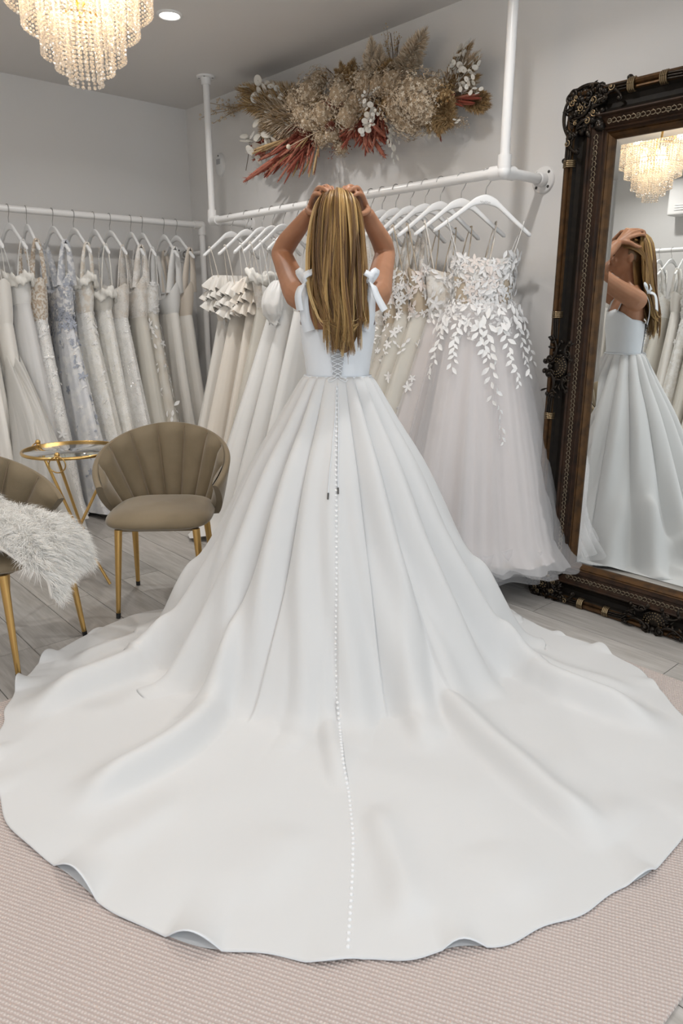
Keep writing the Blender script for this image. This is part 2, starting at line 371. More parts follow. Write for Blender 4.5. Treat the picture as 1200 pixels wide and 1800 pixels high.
# ------------------------------------------------------------------ wall sensor
p = at_Y(389, 290, 0.0)
sn = empty('wall_sensor', (p.x, 0, p.z), 0, 'small white oval alarm keypad on the wall behind the left post', 'alarm sensor')
mb = MB(); mb.lathe([(0.062, 0.0), (0.062, 0.014), (0.055, 0.022), (0.03, 0.025), (0.0005, 0.026)], 32, sx=0.78, sy=1.2); o = mb.build('casing', M_white, sn); o.rotation_euler = (PI/2, 0, 0)
mb = MB(); mb.box((0, -0.0265, 0.018), (0.045, 0.003, 0.034)); bevel(mb.build('screen', mat('grey_screen', (0.45, 0.45, 0.46), 0.3), sn, False), 0.003)
mb = MB(); mb.ball((0, -0.024, 0.055), 0.005); mb.build('indicator', M_hole, sn)
# ================================================================== BRIDE
BF, BR = 2.67, -0.014                                   # forward distance of the bride
bride = empty('person', rf(BR, BF, 0), AZ, 'woman seen from behind in a white wedding dress, hands lifting her long blonde hair', 'person')
def L(px, py, dy):                          # pixel + depth offset behind/before the bride -> her local coordinates
    R, F, z = at_F(px, py, BF + dy); return np.array([R - BR, F - BF, z])
M_skin = mat('tanned_skin', (0.37, 0.175, 0.095), 0.5, sss=0.06, noise=(14, (0.43, 0.21, 0.118)), spec=0.4)
M_lip = mat('lip', (0.42, 0.13, 0.11), 0.4)
M_eye = mat('eye_dark', (0.05, 0.03, 0.025), 0.2)
bm_ = MB()
def ringloft(mb, rings, n=28):
    P = []
    for (z, cx, cy, hw, hd) in rings:
        P.append([(cx + hw*math.cos(a), cy + hd*math.sin(a), z) for a in np.linspace(0, 2*PI, n, endpoint=False)])
    mb.grid(P, False, True)
    for i, c in ((0, rings[0]), (-1, rings[-1])):
        base = np.array(P[i]); mb.add(np.vstack([base, [[c[1], c[2], c[0]]]]), [[k, (k+1) % n, n] if i else [(k+1) % n, k, n] for k in range(n)])
TORSO = [(0.80, 0, 0, .150, .10), (0.86, 0, 0, .165, .112), (0.94, 0, -.005, .158, .112), (1.02, 0, 0, .122, .092), (1.07, 0, .004, .108, .083), (1.13, 0, .006, .112, .085), (1.20, 0, .010, .124, .092),
         (1.27, 0, .012, .134, .093), (1.33, 0, .008, .140, .080), (1.37, 0, .004, .138, .066), (1.40, 0, .004, .110, .056), (1.425, 0, .006, .072, .050), (1.45, 0, .010, .052, .050), (1.50, 0, .020, .047, .050), (1.54, 0, .026, .046, .05)]
ringloft(bm_, TORSO)
# head
HC = np.array([0, .040, 1.578])
def headpt(t, v):                           # t around (0 = +y, face), v from the top
    x, y, z = math.sin(v)*math.sin(t), math.sin(v)*math.cos(t), math.cos(v)
    rx, ry, rz = .071, .090, .108
    if z < 0: rx *= 1 - .30*(-z)**1.2; ry *= (1 - .10*(-z)) if y > 0 else (1 - .38*(-z))
    return HC + np.array([x*rx, y*ry + (0.012 if z < -.4 and y > 0 else 0), z*rz])
bm_.grid([[headpt(t, v) for t in np.linspace(0, 2*PI, 32, endpoint=False)] for v in np.linspace(.01, PI-.01, 24)], False, True)
fy = HC[1] + .088
bm_.tube([(0, fy-.006, 1.598), (0, fy+.006, 1.578), (0, fy+.016, 1.562), (0, fy+.004, 1.553)], [.008, .009, .012, .010], 10)
bm_.ball((0, fy-.004, 1.505), (.022, .016, .016)); bm_.ball((0, fy-.004, 1.615), (.05, .012, .012))
for s in (-1, 1):
    bm_.ball((s*.012, fy+.003, 1.556), (.007, .009, .006)); bm_.ball((s*.034, fy-.018, 1.56), (.022, .018, .018))
    bm_.ball((s*.070, .035, 1.570), (.009, .017, .028))
bm_.ball((0, fy+.002, 1.535), (.022, .008, .006)); bm_.ball((0, fy+.001, 1.525), (.020, .008, .006))
# arms + hands; right hand given in pixels and depth, left one mirrored about x = 594
MX = 594.0
def limb(side, px, py, dy):
    return L(px if side > 0 else 2*MX - px, py, dy)
ARM = {}
for s in (-1, 1):
    sh = np.array([s*.135, .004, 1.352]); 
    el = limb(s, 677 if s > 0 else 694, 446, .262); wr = limb(s, 645, 374, .120)
    ARM[s] = (sh, el, wr)
    bm_.tube(bez([sh*np.array([.55, 1, 1]), sh, (sh+el)/2 + np.array([0, .0, -.008]), el], 12), np.interp(np.linspace(0, 1, 12), [0, .3, .45, .7, 1], [.048, .056, .052, .046, .040]), 16)
    fa = bez([el, el*.7+wr*.3+np.array([s*.006, 0, 0]), el*.3+wr*.7, wr], 10)
    bm_.tube(fa, np.interp(np.linspace(0, 1, 10), [0, .3, .7, 1], [.039, .040, .031, .0235]), 16)
    bm_.ball(el, .039, 14, 10)
    # palm: flattened wedge from the wrist to the knuckles
    mcp = [limb(s, 640, 353, .052), limb(s, 635, 342, .050), limb(s, 627, 334, .056), limb(s, 618, 331, .066)]
    pip = [limb(s, 636, 343, .006), limb(s, 629, 331, .004), limb(s, 617, 328, .012), limb(s, 608, 330, .028)]
    tip = [limb(s, 622, 344, -.030), limb(s, 613, 337, -.034), limb(s, 606, 335, -.026), limb(s, 601, 336, -.008)]
    for k in range(4):
        bm_.tube(bez([wr, wr*.45 + mcp[k]*.55, mcp[k]], 6), [.018, .015, .0135, .0125, .0115, .011], 10)
        mid = pip[k]*.45 + tip[k]*.55 + np.array([0, -.006, .005])
        rr = (.0092, .0095, .0090, .0078)[k]
        bm_.tube(bez([mcp[k], pip[k], mid, tip[k]], 10), np.linspace(rr*1.12, rr*.72, 10), 10)
        bm_.ball(tip[k], rr*.76, 8, 6)
    th = [wr*.75 + mcp[0]*.25, limb(s, 647, 369, .062), limb(s, 640, 375, .022), limb(s, 629, 376, -.012)]
    bm_.tube(bez(th, 10), np.linspace(.014, .0082, 10), 10); bm_.ball(th[-1], .0085, 8, 6)
print('ARM', {k: (float(np.linalg.norm(v[1]-v[0])), float(np.linalg.norm(v[2]-v[1]))) for k, v in ARM.items()})
# legs and feet (under the gown)
for s in (-1, 1):
    bm_.tube(bez([(s*.08, 0, .86), (s*.082, .012, .66), (s*.078, .016, .47), (s*.076, -.01, .30), (s*.075, 0, .115)], 14), np.interp(np.linspace(0, 1, 14), [0, .25, .5, .7, 1], [.088, .075, .052, .052, .034]), 14)
    bm_.tube([(s*.075, -.02, .085), (s*.077, .05, .06), (s*.08, .12, .03), (s*.08, .16, .026)], [.030, .031, .028, .014], 10)
body = bm_.build('body', M_skin, bride)
rm = body.modifiers.new('remesh', 'REMESH'); rm.mode = 'VOXEL'; rm.voxel_size = 0.0042; rm.use_smooth_shade = True
sm = body.modifiers.new('smooth', 'SMOOTH'); sm.factor = 0.5; sm.iterations = 4
mb = MB(); mb.ball((0, fy+.0075, 1.5365), (.018, .006, .004)); mb.ball((0, fy+.0065, 1.5255), (.016, .006, .0045)); mb.build('lips', M_lip, bride)
for s in (-1, 1):
    mb = MB(); mb.ball((s*.030, fy-.012, 1.586), (.0125, .0085, .006)); mb.build('eye', M_eye, bride)
    mb = MB(); mb.tube(bez([(s*.014, fy+.004, 1.603), (s*.032, fy, 1.607), (s*.048, fy-.016, 1.602)], 8), [.002, .003, .003, .003, .0028, .0025, .002, .001], 6); mb.build('eyebrow', M_eye, bride)

# ------------------------------------------------------------------ hair
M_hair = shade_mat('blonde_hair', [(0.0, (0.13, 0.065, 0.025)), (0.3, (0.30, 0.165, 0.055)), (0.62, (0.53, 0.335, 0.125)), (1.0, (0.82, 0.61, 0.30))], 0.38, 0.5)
def hair_path(a, b, r, n=20, lock=(0, 0, 0)):
    """a lateral -1..1, b layer 0 (inner)..1 (outer); lock = (phase, sway, length change) shared by a lock"""
    s2 = a*a; out = 0.80 + .20*b; w = lock[1] + .3*r.uniform(-1, 1)
    pts = [(a*.024, .075 - .05*b + r.uniform(-.01, .01), 1.676 + .010*b), (a*.050, .010 - .030*b, 1.692 + .010*b - .018*s2),
           (a*.078*out, -.040 - .038*b + .06*s2, 1.650 + .012*b - .015*s2), (a*.097*out, -.066 - .040*b + .075*s2, 1.570),
           (a*.105*out + .003*w, -.078 - .042*b + .070*s2, 1.470), (a*.103*out + .003 + .010*w, -.088 - .045*b + .050*s2, 1.370),
           (a*.084*out + .018 + .016*w, -.098 - .050*b + .030*s2, 1.270), (a*.060*out + .020 + .024*w, -.104 - .042*b + r.uniform(-.01, .01), 1.155 + .085*s2 + lock[2] + r.uniform(-.018, .018))]
    p = bez(pts, n); t = np.linspace(0, 1, n)
    am = .005 + .004*abs(lock[1])
    p[:, 0] += am*np.sin(lock[0] + t*(7 + 2*math.sin(lock[0]*3)))*t**.7; p[:, 1] += am*.9*np.cos(lock[0] + t*7)*t
    return p
class RR:                                    # no-noise stand-in for the under-layer
    def uniform(s, a, b): return (a+b)/2
mb = MB()
av = np.linspace(-1, 1, 29)
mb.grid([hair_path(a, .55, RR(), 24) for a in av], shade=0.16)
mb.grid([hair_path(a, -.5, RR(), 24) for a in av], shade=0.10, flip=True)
r = random.Random(3)
# skull cap under the strands, so no scalp shows
cap = [[HC + (headpt(t, v)-HC)*1.045 for t in np.linspace(0, 2*PI, 40, endpoint=False)] for v in np.linspace(.01, 1.12, 12)]
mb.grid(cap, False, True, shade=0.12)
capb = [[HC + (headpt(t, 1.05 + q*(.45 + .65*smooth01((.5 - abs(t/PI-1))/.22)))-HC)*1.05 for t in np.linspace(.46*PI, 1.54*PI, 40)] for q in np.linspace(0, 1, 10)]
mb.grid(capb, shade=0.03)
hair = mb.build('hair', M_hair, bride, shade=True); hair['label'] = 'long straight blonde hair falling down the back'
mb = MB()
locks = []
for i in range(64):
    locks.append((-1 + 2*(i+.5)/64 + r.uniform(-.04, .04), r.uniform(.45, 1.12), (r.uniform(0, 6.28), r.gauss(0, .9), r.uniform(-.012, .05)), float(np.clip(r.gauss(.42, .24), .04, .95))))
for i in range(1500):
    a0, b0, lk, s0 = locks[int(r.random()*len(locks))]
    a = max(-1.02, min(1.02, a0 + r.gauss(0, .028))); b = b0 + r.gauss(0, .05); p = hair_path(a, b, r, lock=lk)
    t = np.linspace(0, 1, len(p)); cc = hair_path(a0, b0, RR(), lock=lk)
    p = p + (cc - p)*(.45*t**2)[:, None]    # strands of a lock draw together
    rad = r.uniform(.0008, .0019)
    sh = np.clip(s0 + r.gauss(0, .09) + .08*(t - .4) - .20*np.exp(-((t-.62)/.22)**2)*(1-a*a), 0, 1)  # lower middle of the hair darkened: shading painted into the strand colour
    mb.tube(p, rad*(1 - .8*t**3), 4, False, shade=np.repeat(sh, 4))
# loose face-side locks
for i in range(230):
    s = -1 if i % 2 else 1; q = r.random(); e = r.uniform(-1, 1)
    p = bez([(s*(.030 + .038*q), .088 - .012*q, 1.668 - .050*q), (s*(.066 + .012*q), .045, 1.655 - .040*q), (s*(.080 + .004*q), .000, 1.632 - .040*q), (s*.090, -.035, 1.575 - .025*q), (s*(.099 + .004*e), -.052 + .01*e, 1.47), (s*(.100 + .006*e), -.070 + .012*e, 1.37), (s*.082 + .014, -.095 + .01*e, 1.27 + .05*q)], 18)
    t = np.linspace(0, 1, 18); mb.tube(p, r.uniform(.0012, .0026)*(1-.8*t**3), 4, False, shade=np.repeat(np.clip(np.clip(r.gauss(.30, .15), .04, 1) + .25*(t-.35), 0, 1), 4))
# frizz of ends and a few fly-away strands
for i in range(60):
    lk = locks[i % 64]; a = lk[0]; p = hair_path(a + r.gauss(0, .05), lk[1] + .03, r, 26, lk[2])[17:]; k = np.linspace(0, 1, len(p)); cu = r.uniform(-.022, .022)
    p[:, 0] += cu*k*k; p[:, 1] -= .02*k*r.random(); p[:, 2] += .03*k*k*r.uniform(-1, 1)
    mb.tube(p, .0011*np.sin(np.clip(k+.02, 0, 1)*PI*.93)**.5, 3, False, shade=float(np.clip(lk[3] + r.gauss(.08, .1), .1, 1)))
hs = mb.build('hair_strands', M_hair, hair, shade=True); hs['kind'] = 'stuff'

# ------------------------------------------------------------------ bridal gown
def satin(name, col, rough=0.42, wr=0.05, sc=14):
    return mat(name, col, rough, sheen=0.15, spec=0.35, bump=(sc, wr, (1, 1, 1)))
M_bsat = satin('bridal_satin', (0.765, 0.797, 0.838), 0.40, 0.08, 9)
M_lining = mat('grey_lining', (0.66, 0.66, 0.66), 0.8)
def torso_at(z):
    T_ = np.array(TORSO); return [np.interp(z, T_[:, 0], T_[:, k]) for k in (1, 2, 3, 4)]
ZW = 1.066
def bod_pt(a, z, off=.008):
    cx, cy, hw, hd = torso_at(z); return np.array([cx + (hw+off)*math.cos(a), cy + (hd+off)*math.sin(a), z])
def bod_top(a):                             # a = -90deg is the back
    d = abs((math.degrees(a) + 90 + 180) % 360 - 180)      # degrees from back centre
    return float(np.interp(d, [0, 40, 60, 90, 120, 150, 180], [1.232, 1.234, 1.244, 1.252, 1.285, 1.305, 1.290]))
mb = MB(); na = 72
angs = np.linspace(-PI/2, 1.5*PI, na, endpoint=False)
P = [[bod_pt(a, ZW - .006 + v*(bod_top(a) - ZW + .006), .007 + .004*math.sin(v*PI)) for a in angs] for v in np.linspace(0, 1, 14)]
mb.grid(P, False, True)
bod = mb.build('bodice', M_bsat, bride); so = bod.modifiers.new('thick', 'SOLIDIFY'); so.thickness = .004; so.offset = 1
mb = MB(); mb.tube([bod_pt(a, ZW, .014) for a in np.linspace(-PI/2, 1.5*PI, 60)], .0035, 8, False); mb.build('waist_seam', M_bsat, bod)
# laced opening at the back
M_gap = mat('lacing_panel', (0.50, 0.50, 0.51), 0.8)
yb = lambda z, o=.016: bod_pt(-PI/2, z, o)[1]
mb = MB(); mb.grid([[(s*(.012 + .022*(z-ZW)/.16), yb(z, .0135), z) for s in (-1, 0, 1)] for z in np.linspace(ZW+.002, 1.228, 10)]); o = mb.build('lacing_panel', M_gap, bod)
mb = MB(); nz = 9
for k in range(nz):
    z0 = ZW + .006 + k*.0175; z1 = z0 + .0175
    h0, h1 = .013 + .022*(z0-ZW)/.16, .013 + .022*(z1-ZW)/.16
    for s in (-1, 1):
        mb.tube([(s*h0, yb(z0), z0), (0, yb((z0+z1)/2, .019), (z0+z1)/2), (-s*h1, yb(z1), z1)], .0016, 6)
        mb.tube(bez([(s*h0, yb(z0), z0-.004), (s*(h0+.004), yb(z0), z0), (s*h0, yb(z0), z0+.004)], 5), .0014, 5)
mb.build('lacing_cord', M_bsat, bod)
for s in (-1, 1):                           # knotted lace ends at the waist
    mb = MB(); c = np.array([0, yb(ZW, .022), ZW + .004]); mb.tube(bez([c, c + np.array([s*.014, -.005, .001]), c + np.array([s*.034, -.008, -.008]), c + np.array([s*.026, -.012, -.015]), c + np.array([s*.008, -.008, -.006]), c], 18), .0013, 6); mb.build('lace_loop', M_bsat, bod)
# straps and bows
def ribbon(mb, pts, w, nrm, n=14, th=.0016):
    p = bez(pts, n); t = np.gradient(p, axis=0); t /= np.linalg.norm(t, axis=1)[:, None]
    nr = np.asarray(nrm, float); nr = np.repeat(nr[None], n, 0) if nr.ndim == 1 else nr
    sd = np.cross(t, nr); sd /= (np.linalg.norm(sd, axis=1)[:, None]+1e-9); w = np.full(n, w) if np.isscalar(w) else np.interp(np.linspace(0, 1, n), np.linspace(0, 1, len(w)), w)
    up = np.cross(sd, t)
    P = np.stack([p - sd*w[:, None] - up*th, p + sd*w[:, None] - up*th, p + sd*w[:, None] + up*th, p - sd*w[:, None] + up*th], 1)
    mb.grid(P, False, True)
for s in (-1, 1):
    mb = MB()
    ribbon(mb, [(s*.100, -.078, 1.228), (s*.113, -.080, 1.275), (s*.117, -.074, 1.33), (s*.113, -.050, 1.378), (s*.108, -.005, 1.402), (s*.106, .045, 1.385), (s*.100, .085, 1.29)], [.022, .018, .016, .015, .014, .014, .015], (s*.25, -.85, .35), 22)
    st = mb.build('strap', M_bsat, bod)
    mb = MB(); c = np.array([s*.112, -.062, 1.392])
    ribbon(mb, [c, c + np.array([s*.012, -.030, -.012]), c + np.array([s*.024, -.040, -.045]), c + np.array([s*(.052 if s > 0 else .018), -.040, -.094])], [.009, .013, .015, .0155], (s*.62, -.75, .2), 14)
    ribbon(mb, [c, c + np.array([-s*.012, .006, .024]), c + np.array([-s*.020, -.01, .034]), c + np.array([s*.004, -.012, .020]), c + np.array([s*.002, -.004, 0])], .012, (s*.5, -.8, .3), 14)
    ribbon(mb, [c, c + np.array([s*.020, .022, .026]), c + np.array([s*.026, .03, .04]), c + np.array([s*.01, .012, .030]), c], .012, (s*.5, -.8, .3), 14)
    mb.ball(c, (.009, .008, .010)); mb.build('bow', M_bsat, bod)

# skirt + train
HEM = [(300,1070),(235,1082),(160,1115),(70,1165),(30,1215),(5,1265),(-10,1330),(-5,1400),(8,1446),(80,1512),(130,1545),(190,1608),(270,1637),(390,1677),(480,1688),(540,1694),(620,1684),(700,1692),(770,1668),(850,1674),(920,1655),(1000,1620),(1100,1560),(1150,1520),(1197,1485),(1220,1420),(1226,1340),(1208,1266),(1178,1240),(1140,1190),(1060,1145),(985,1118),(940,1100),(895,1072)]
hp = []
for px, py in HEM:
    R, F = floor_rf(px, py, .015); R -= BR; hp.append((math.atan2(F-BF, R), math.hypot(R, F-BF)))
ha = np.array([h[0] if h[0] < PI/2 else h[0]-2*PI for h in hp]); hr = np.array([h[1] for h in hp])
od = np.argsort(ha); ha, hr = ha[od], hr[od]
ha = np.concatenate([[ha[-1]-2*PI+.25, ], ha, [ha[-1] + .5, ha[0]+2*PI-.5]]) if False else ha
ext_a = np.concatenate([ha, [ha[-1]+.5, PI/2, ha[0]+2*PI-.5, ha[0]+2*PI]]); ext_r = np.concatenate([hr, [.70, .62, .70, hr[0]]])
da_ = np.linspace(ha[0], ha[0]+2*PI, 720, endpoint=False); dr_ = np.interp(da_, ext_a, ext_r); kr_ = np.exp(-(np.arange(-12, 13)/5.0)**2); kr_ /= kr_.sum(); dr_ = np.convolve(np.concatenate([dr_[-12:], dr_, dr_[:12]]), kr_, 'valid')
ext_a = np.concatenate([da_, [ha[0]+2*PI]]); ext_r = np.concatenate([dr_, dr_[:1]])
def hem_r(phi):
    q = (np.asarray(phi) - ha[0]) % (2*PI) + ha[0]; return np.interp(q, ext_a, ext_r)
PN = np.array([[0, 1.0], [.030, .978], [.14, .862], [.31, .700], [.505, .470], [.687, .268], [.83, .128], [.93, .048], [1.0, .020], [1.06, .0122]])
def pchip(x, xp, fp):
    return np.interp(x, xp, fp)
# smooth profile: r(q), z(q) resampled
from_q = np.linspace(0, 1, 400); prof = bez(np.column_stack([PN[:, 0], PN[:, 1], np.zeros(len(PN))]), 400)
arc = np.concatenate([[0], np.cumsum(np.hypot(np.diff(prof[:, 0]), np.diff(prof[:, 1])))]); arc /= arc[-1]
VALL = [-99, -79, -60, -42, -24, 15, 34, 54, 73, 92, 112, 131, 150, 170, 189, 208, 227, 246]     # pleat creases, degrees from the back seam
va = np.sort(np.array([R_(v) for v in VALL]))
rp = random.Random(11); pamp = [rp.uniform(.65, 1.3) for _ in va]; pdr = [rp.uniform(-.05, .05) for _ in va]
RIDGES = [([(410,1030),(345,1105),(240,1180),(120,1225),(15,1280)], .095, .050), ([(455,1120),(385,1245),(325,1312),(205,1382),(100,1440)], .085, .044),
          ([(800,1080),(850,1135),(960,1205),(1080,1255),(1195,1300)], .092, .044), ([(735,1180),(800,1265),(900,1355),(1000,1435),(1085,1455)], .072, .042),
          ([(585,1150),(572,1250),(583,1330),(606,1420)], .036, .028), ([(650,1410),(672,1480),(700,1560),(712,1650)], .030, .030),
          ([(330,1400),(230,1470),(150,1490)], .014, .035), ([(690,1150),(715,1250),(760,1330)], .045, .036), ([(870,1130),(1000,1180),(1140,1225)], .020, .022),
          ([(500,1150),(505,1210),(480,1290)], .042, .034), ([(420,1060),(415,1130),(395,1200)], .045, .034), ([(300,1075),(255,1120),(170,1150),(110,1180)], .036, .028), ([(1000,1480),(1060,1460),(1120,1400)], .016, .04), ([(520,1450),(480,1530),(420,1600)], .010, .06), ([(820,1480),(880,1540),(960,1580)], .010, .06)]
RPATH = []
for pts, h, w in RIDGES:
    q = np.array([floor_rf(a, b, .02) for a, b in pts]); q[:, 1] -= BF; q[:, 0] -= BR
    pp = bez(np.column_stack([q, np.zeros(len(q))]), 50)[:, :2]; RPATH.append((pp, h, w))
def skirt(phi, t, lift=1.0):
    """phi array (n,), t array (m,): t in 0..1 falls, 1..2 lies on the floor -> (m,n,3)"""
    phi = np.asarray(phi)[None, :]; t = np.asarray(t)[:, None]
    Rh = hem_r(phi); side = np.abs(np.sin((phi + PI/2)/2))      # 0 at the back seam, 1 in front
    back = np.exp(-((((phi + PI/2 + PI) % (2*PI)) - PI)/.9)**2)
    front = np.exp(-((((phi - PI/2 + PI) % (2*PI)) - PI)/.85)**2)
    Rc = np.minimum(.76 - .08*back - .17*front, Rh - .03)
    tf = np.clip(t, 0, 1); pr = np.interp(tf, arc, prof[:, 0]); pz = np.interp(tf, arc, prof[:, 1])
    r0 = np.hypot(.116*np.cos(phi), .093*np.sin(phi))
    fl = np.clip(t-1, 0, 1)
    Rend = r0 + (Rc-r0)*1.06; Rend = np.minimum(Rend, Rh-.02)
    r = r0 + (Rend-r0)*pr/1.06 + (Rh-Rend)*fl
    z = ZW*pz + 0*phi
    # pleats
    d = (phi + PI/2 + PI) % (2*PI) - PI
    dd = d + np.where(t < 1, 0, 0)
    idx = np.searchsorted(va, dd.ravel() % (2*PI) if False else ((dd.ravel() - va[0]) % (2*PI)) + va[0], side='right') - 1
    nx = np.concatenate([va, [va[0]+2*PI]]); q = ((dd.ravel() - va[0]) % (2*PI)) + va[0]
    sfr = ((q - nx[idx])/(nx[idx+1]-nx[idx])).reshape(dd.shape); amp = np.array(pamp)[idx].reshape(dd.shape); wid = (nx[idx+1]-nx[idx]).reshape(dd.shape)
    skew = np.where(d + 0*t > 0, 1.45, .69)
    bump = np.abs(np.sin(PI*np.clip(sfr, 0, 1)**skew))**(.75 + .9*np.clip((t-.45)/.5, 0, 1)) - .62 + .12*np.clip((t-.45)/.5, 0, 1)
    bump = np.where(wid > .6, bump*.55, bump)
    env = np.interp(t.ravel(), [0, .02, .12, .45, .8, 1.0, 1.12, 1.35], [.006, .015, .034, .048, .048, .038, .016, 0])[:, None]
    disp = bump*env*amp
    disp += env*.35*np.sin(d*23 + 2.0*np.sin(t*5) + 1.1)*np.clip(t, 0, 1)
    r = r + disp*np.where(t < 1.1, 1, .3); z = z + disp*np.clip(t*1.2-.3, 0, 1)*.7
    x, y = r*np.cos(phi), r*np.sin(phi)
    base = .0165
    # long folds lying on the floor
    add = np.zeros_like(x); gate = smooth01((r-.30)/.25)
    for pp, h, w in RPATH:
        m0 = (t.ravel() > .35); xs, ys = x[m0], y[m0]; qq = pp[::2]; nseg = len(qq)-1
        bst = np.full(xs.shape, 9.0); pr_ = np.zeros(xs.shape); sg = np.zeros(xs.shape)
        for k in range(nseg):
            a, b = qq[k], qq[k+1]; d_ = b-a; L2 = d_ @ d_; q_ = np.clip(((xs-a[0])*d_[0] + (ys-a[1])*d_[1])/L2, 0, 1)
            ex, ey = xs-a[0]-q_*d_[0], ys-a[1]-q_*d_[1]; dist = np.hypot(ex, ey); m = dist < bst
            nx_, ny_ = (-d_[1], d_[0]) if d_[0] < 0 else (d_[1], -d_[0])        # normal towards the hem side
            bst = np.where(m, dist, bst); pr_ = np.where(m, (k+q_)/nseg, pr_); sg = np.where(m, ex*nx_ + ey*ny_, sg)
        best = np.full(x.shape, 9.0); par = np.zeros(x.shape); sd = np.zeros(x.shape); best[m0] = bst; par[m0] = pr_; sd[m0] = sg
        tap = smooth01(par/.22)*smooth01((1-par)/.28)
        ww_ = np.where(sd > 0, w*.72, w*1.7)                       # folds break steeply on the side of the hem
        add += h*tap*np.exp(-(best/ww_)**2)
    wr_ = .0048*(np.sin(7*x+3*y+1)*np.sin(5*y-4*x) + .8*np.sin(15*x-9*y+2)*np.sin(11*y+6*x)) * gate
    add = add*gate + wr_
    if add.shape[0] > 4 and add.shape[1] > 4:                      # ease the folds into each other
        for _ in range(5):
            a_ = .5*add + .25*(np.roll(add, 1, 1) + np.roll(add, -1, 1)); b_ = a_.copy(); b_[1:-1] = .5*a_[1:-1] + .25*(a_[2:] + a_[:-2]); add = b_
    # ripples of the loose hem
    he = np.exp(-((2-t)/.075)) ; hs_ = phi*1.0
    wave = np.maximum(0, np.sin(37*hs_ + 2.7*np.sin(5*hs_+.6) + .3)*(.35 + .75*np.sin(6.3*hs_+1)) + .55*np.sin(23*hs_ + 2.6*np.sin(4*hs_)) - .30)
    add = add + lift*he*wave*.040*np.where(Rh > .95, 1, .55)
    z = np.maximum(z + add*np.clip(t, 0, 1)**1.5, base + np.maximum(0, add)*.98)
    wob = 1 + np.clip(t-1.8, 0, .2)*5*(.004*np.sin(37*phi + 2.7*np.sin(5*phi+.6)) + .004*np.sin(17*phi + 2*np.sin(3*phi)))
    return np.stack([x*wob, y*wob, z], -1)
phis = np.concatenate([np.linspace(R_(-215), R_(35), 560, endpoint=False), np.linspace(R_(35), R_(145), 90, endpoint=False)])
ts = np.concatenate([np.linspace(0, .12, 10, endpoint=False), np.linspace(.12, 1, 64, endpoint=False), np.linspace(1, 1.85, 56, endpoint=False), np.linspace(1.85, 2, 18)])
mb = MB(); mb.grid(skirt(phis, ts), False, True, flip=True)
sk = mb.build('skirt', M_bsat, bride); sk['label'] = 'full pleated satin skirt with a huge round train'
sk.data.materials.append(M_lining)
so = sk.modifiers.new('thick', 'SOLIDIFY'); so.thickness = .0035; so.offset = -1; so.material_offset = 1; so.material_offset_rim = 0
us = skirt(phis, np.linspace(1.80, 1.992, 14), 0.0); us[..., 2] = np.minimum(us[..., 2], .0155)
mb = MB(); mb.grid(us, False, True, flip=True); mb.build('underskirt', mat('white_lining', (0.72, 0.73, 0.74), .7), bride)
# covered buttons down the back seam
bt = MB(); bt.lathe([(0.0052, 0), (0.0056, .002), (.0046, .0046), (.0025, .0060), (.0002, .0064)], 10); bt_me = bt.mesh('button'); bt_me.materials.append(mat('covered_button', (0.80, 0.80, 0.81), .5))
lane = [(592,665),(591,800),(592,1000),(591,1150),(594,1240),(604,1330),(616,1400),(624,1470),(624,1530),(621,1600),(617,1675)]
lp = []
tt = np.linspace(.03, 1.985, 700); cen = skirt([-PI/2], tt)[:, 0]
# horizontal offset wanted at each distance
lx = []
for px, py in lane:
    lx.append((py, (px-592)/FPX))
lxa = np.array(lx)
def to_py(p):
    F = p[1] + BF; u = p[2]-CAMH; dep = F*CP - u*SP; return 900 - FPX*(u*CP + F*SP)/dep, dep
path = []
for k, t in enumerate(tt):
    py, dep = to_py(cen[k]); off = np.interp(py, lxa[:, 0], lxa[:, 1])*dep - .017 - BR
    rr_ = max(.05, -cen[k][1]); ph = -PI/2 + off/rr_
    path.append(skirt([ph], [t])[0, 0])
path = np.array(path); sl = np.concatenate([[0], np.cumsum(np.linalg.norm(np.diff(path, axis=0), axis=1))])
nb = int(sl[-1]/.0178)
tg = np.gradient(path, axis=0); tg /= np.linalg.norm(tg, axis=1)[:, None]
for k in range(nb):
    s_ = k*.0178 + .01; p = np.array([np.interp(s_, sl, path[:, i]) for i in range(3)]); g = np.array([np.interp(s_, sl, tg[:, i]) for i in range(3)])
    nrm = np.cross(g, (1, 0, 0)); nrm = nrm if nrm[2] > 0 or nrm[1] < 0 else -nrm
    inst('button', bt_me, sk, m4(xform(p + nrm*.001, nrm)))
mb = MB(); mb.tube(path[::6] + np.array([.0060, -.0015, .0004]), .0013, 5, False); mb.build('button_loop_shade', mat('loop_cord_shade', (.50, .50, .51), .7), sk)  # loop cord along the buttons, greyed to imitate the shadow around them
# hanging lace ends with dark tips
M_tip = mat('dark_cord_tip', (0.08, 0.075, 0.07), 0.4)
for px_, pyend in ((579, 866), (596, 856)):
    pts = []
    for py in np.linspace(664, pyend, 12):
        q = np.interp(py, [664, pyend], [591, px_]) + 2*math.sin((py-664)/40)
        k_ = int(np.argmin([abs(to_py(c)[0]-py) for c in cen[:350:5]]))*5; _, dep = to_py(cen[k_])
        off = (q-600)/FPX*dep - BR; sp = skirt([-PI/2 + off/max(.05, -cen[k_][1])], [tt[k_]])[0, 0]; pts.append(sp + np.array([0, -.006, .003]))
    mb = MB(); mb.tube(bez(pts, 24), .0014, 6); mb.build('lace_end', M_bsat, sk)
    mb = MB(); g = pts[-1]-pts[-2]; g = g/np.linalg.norm(g); mb.tube([pts[-1], pts[-1]+g*.022], .003, 8); mb.build('cord_tip', M_tip, sk)
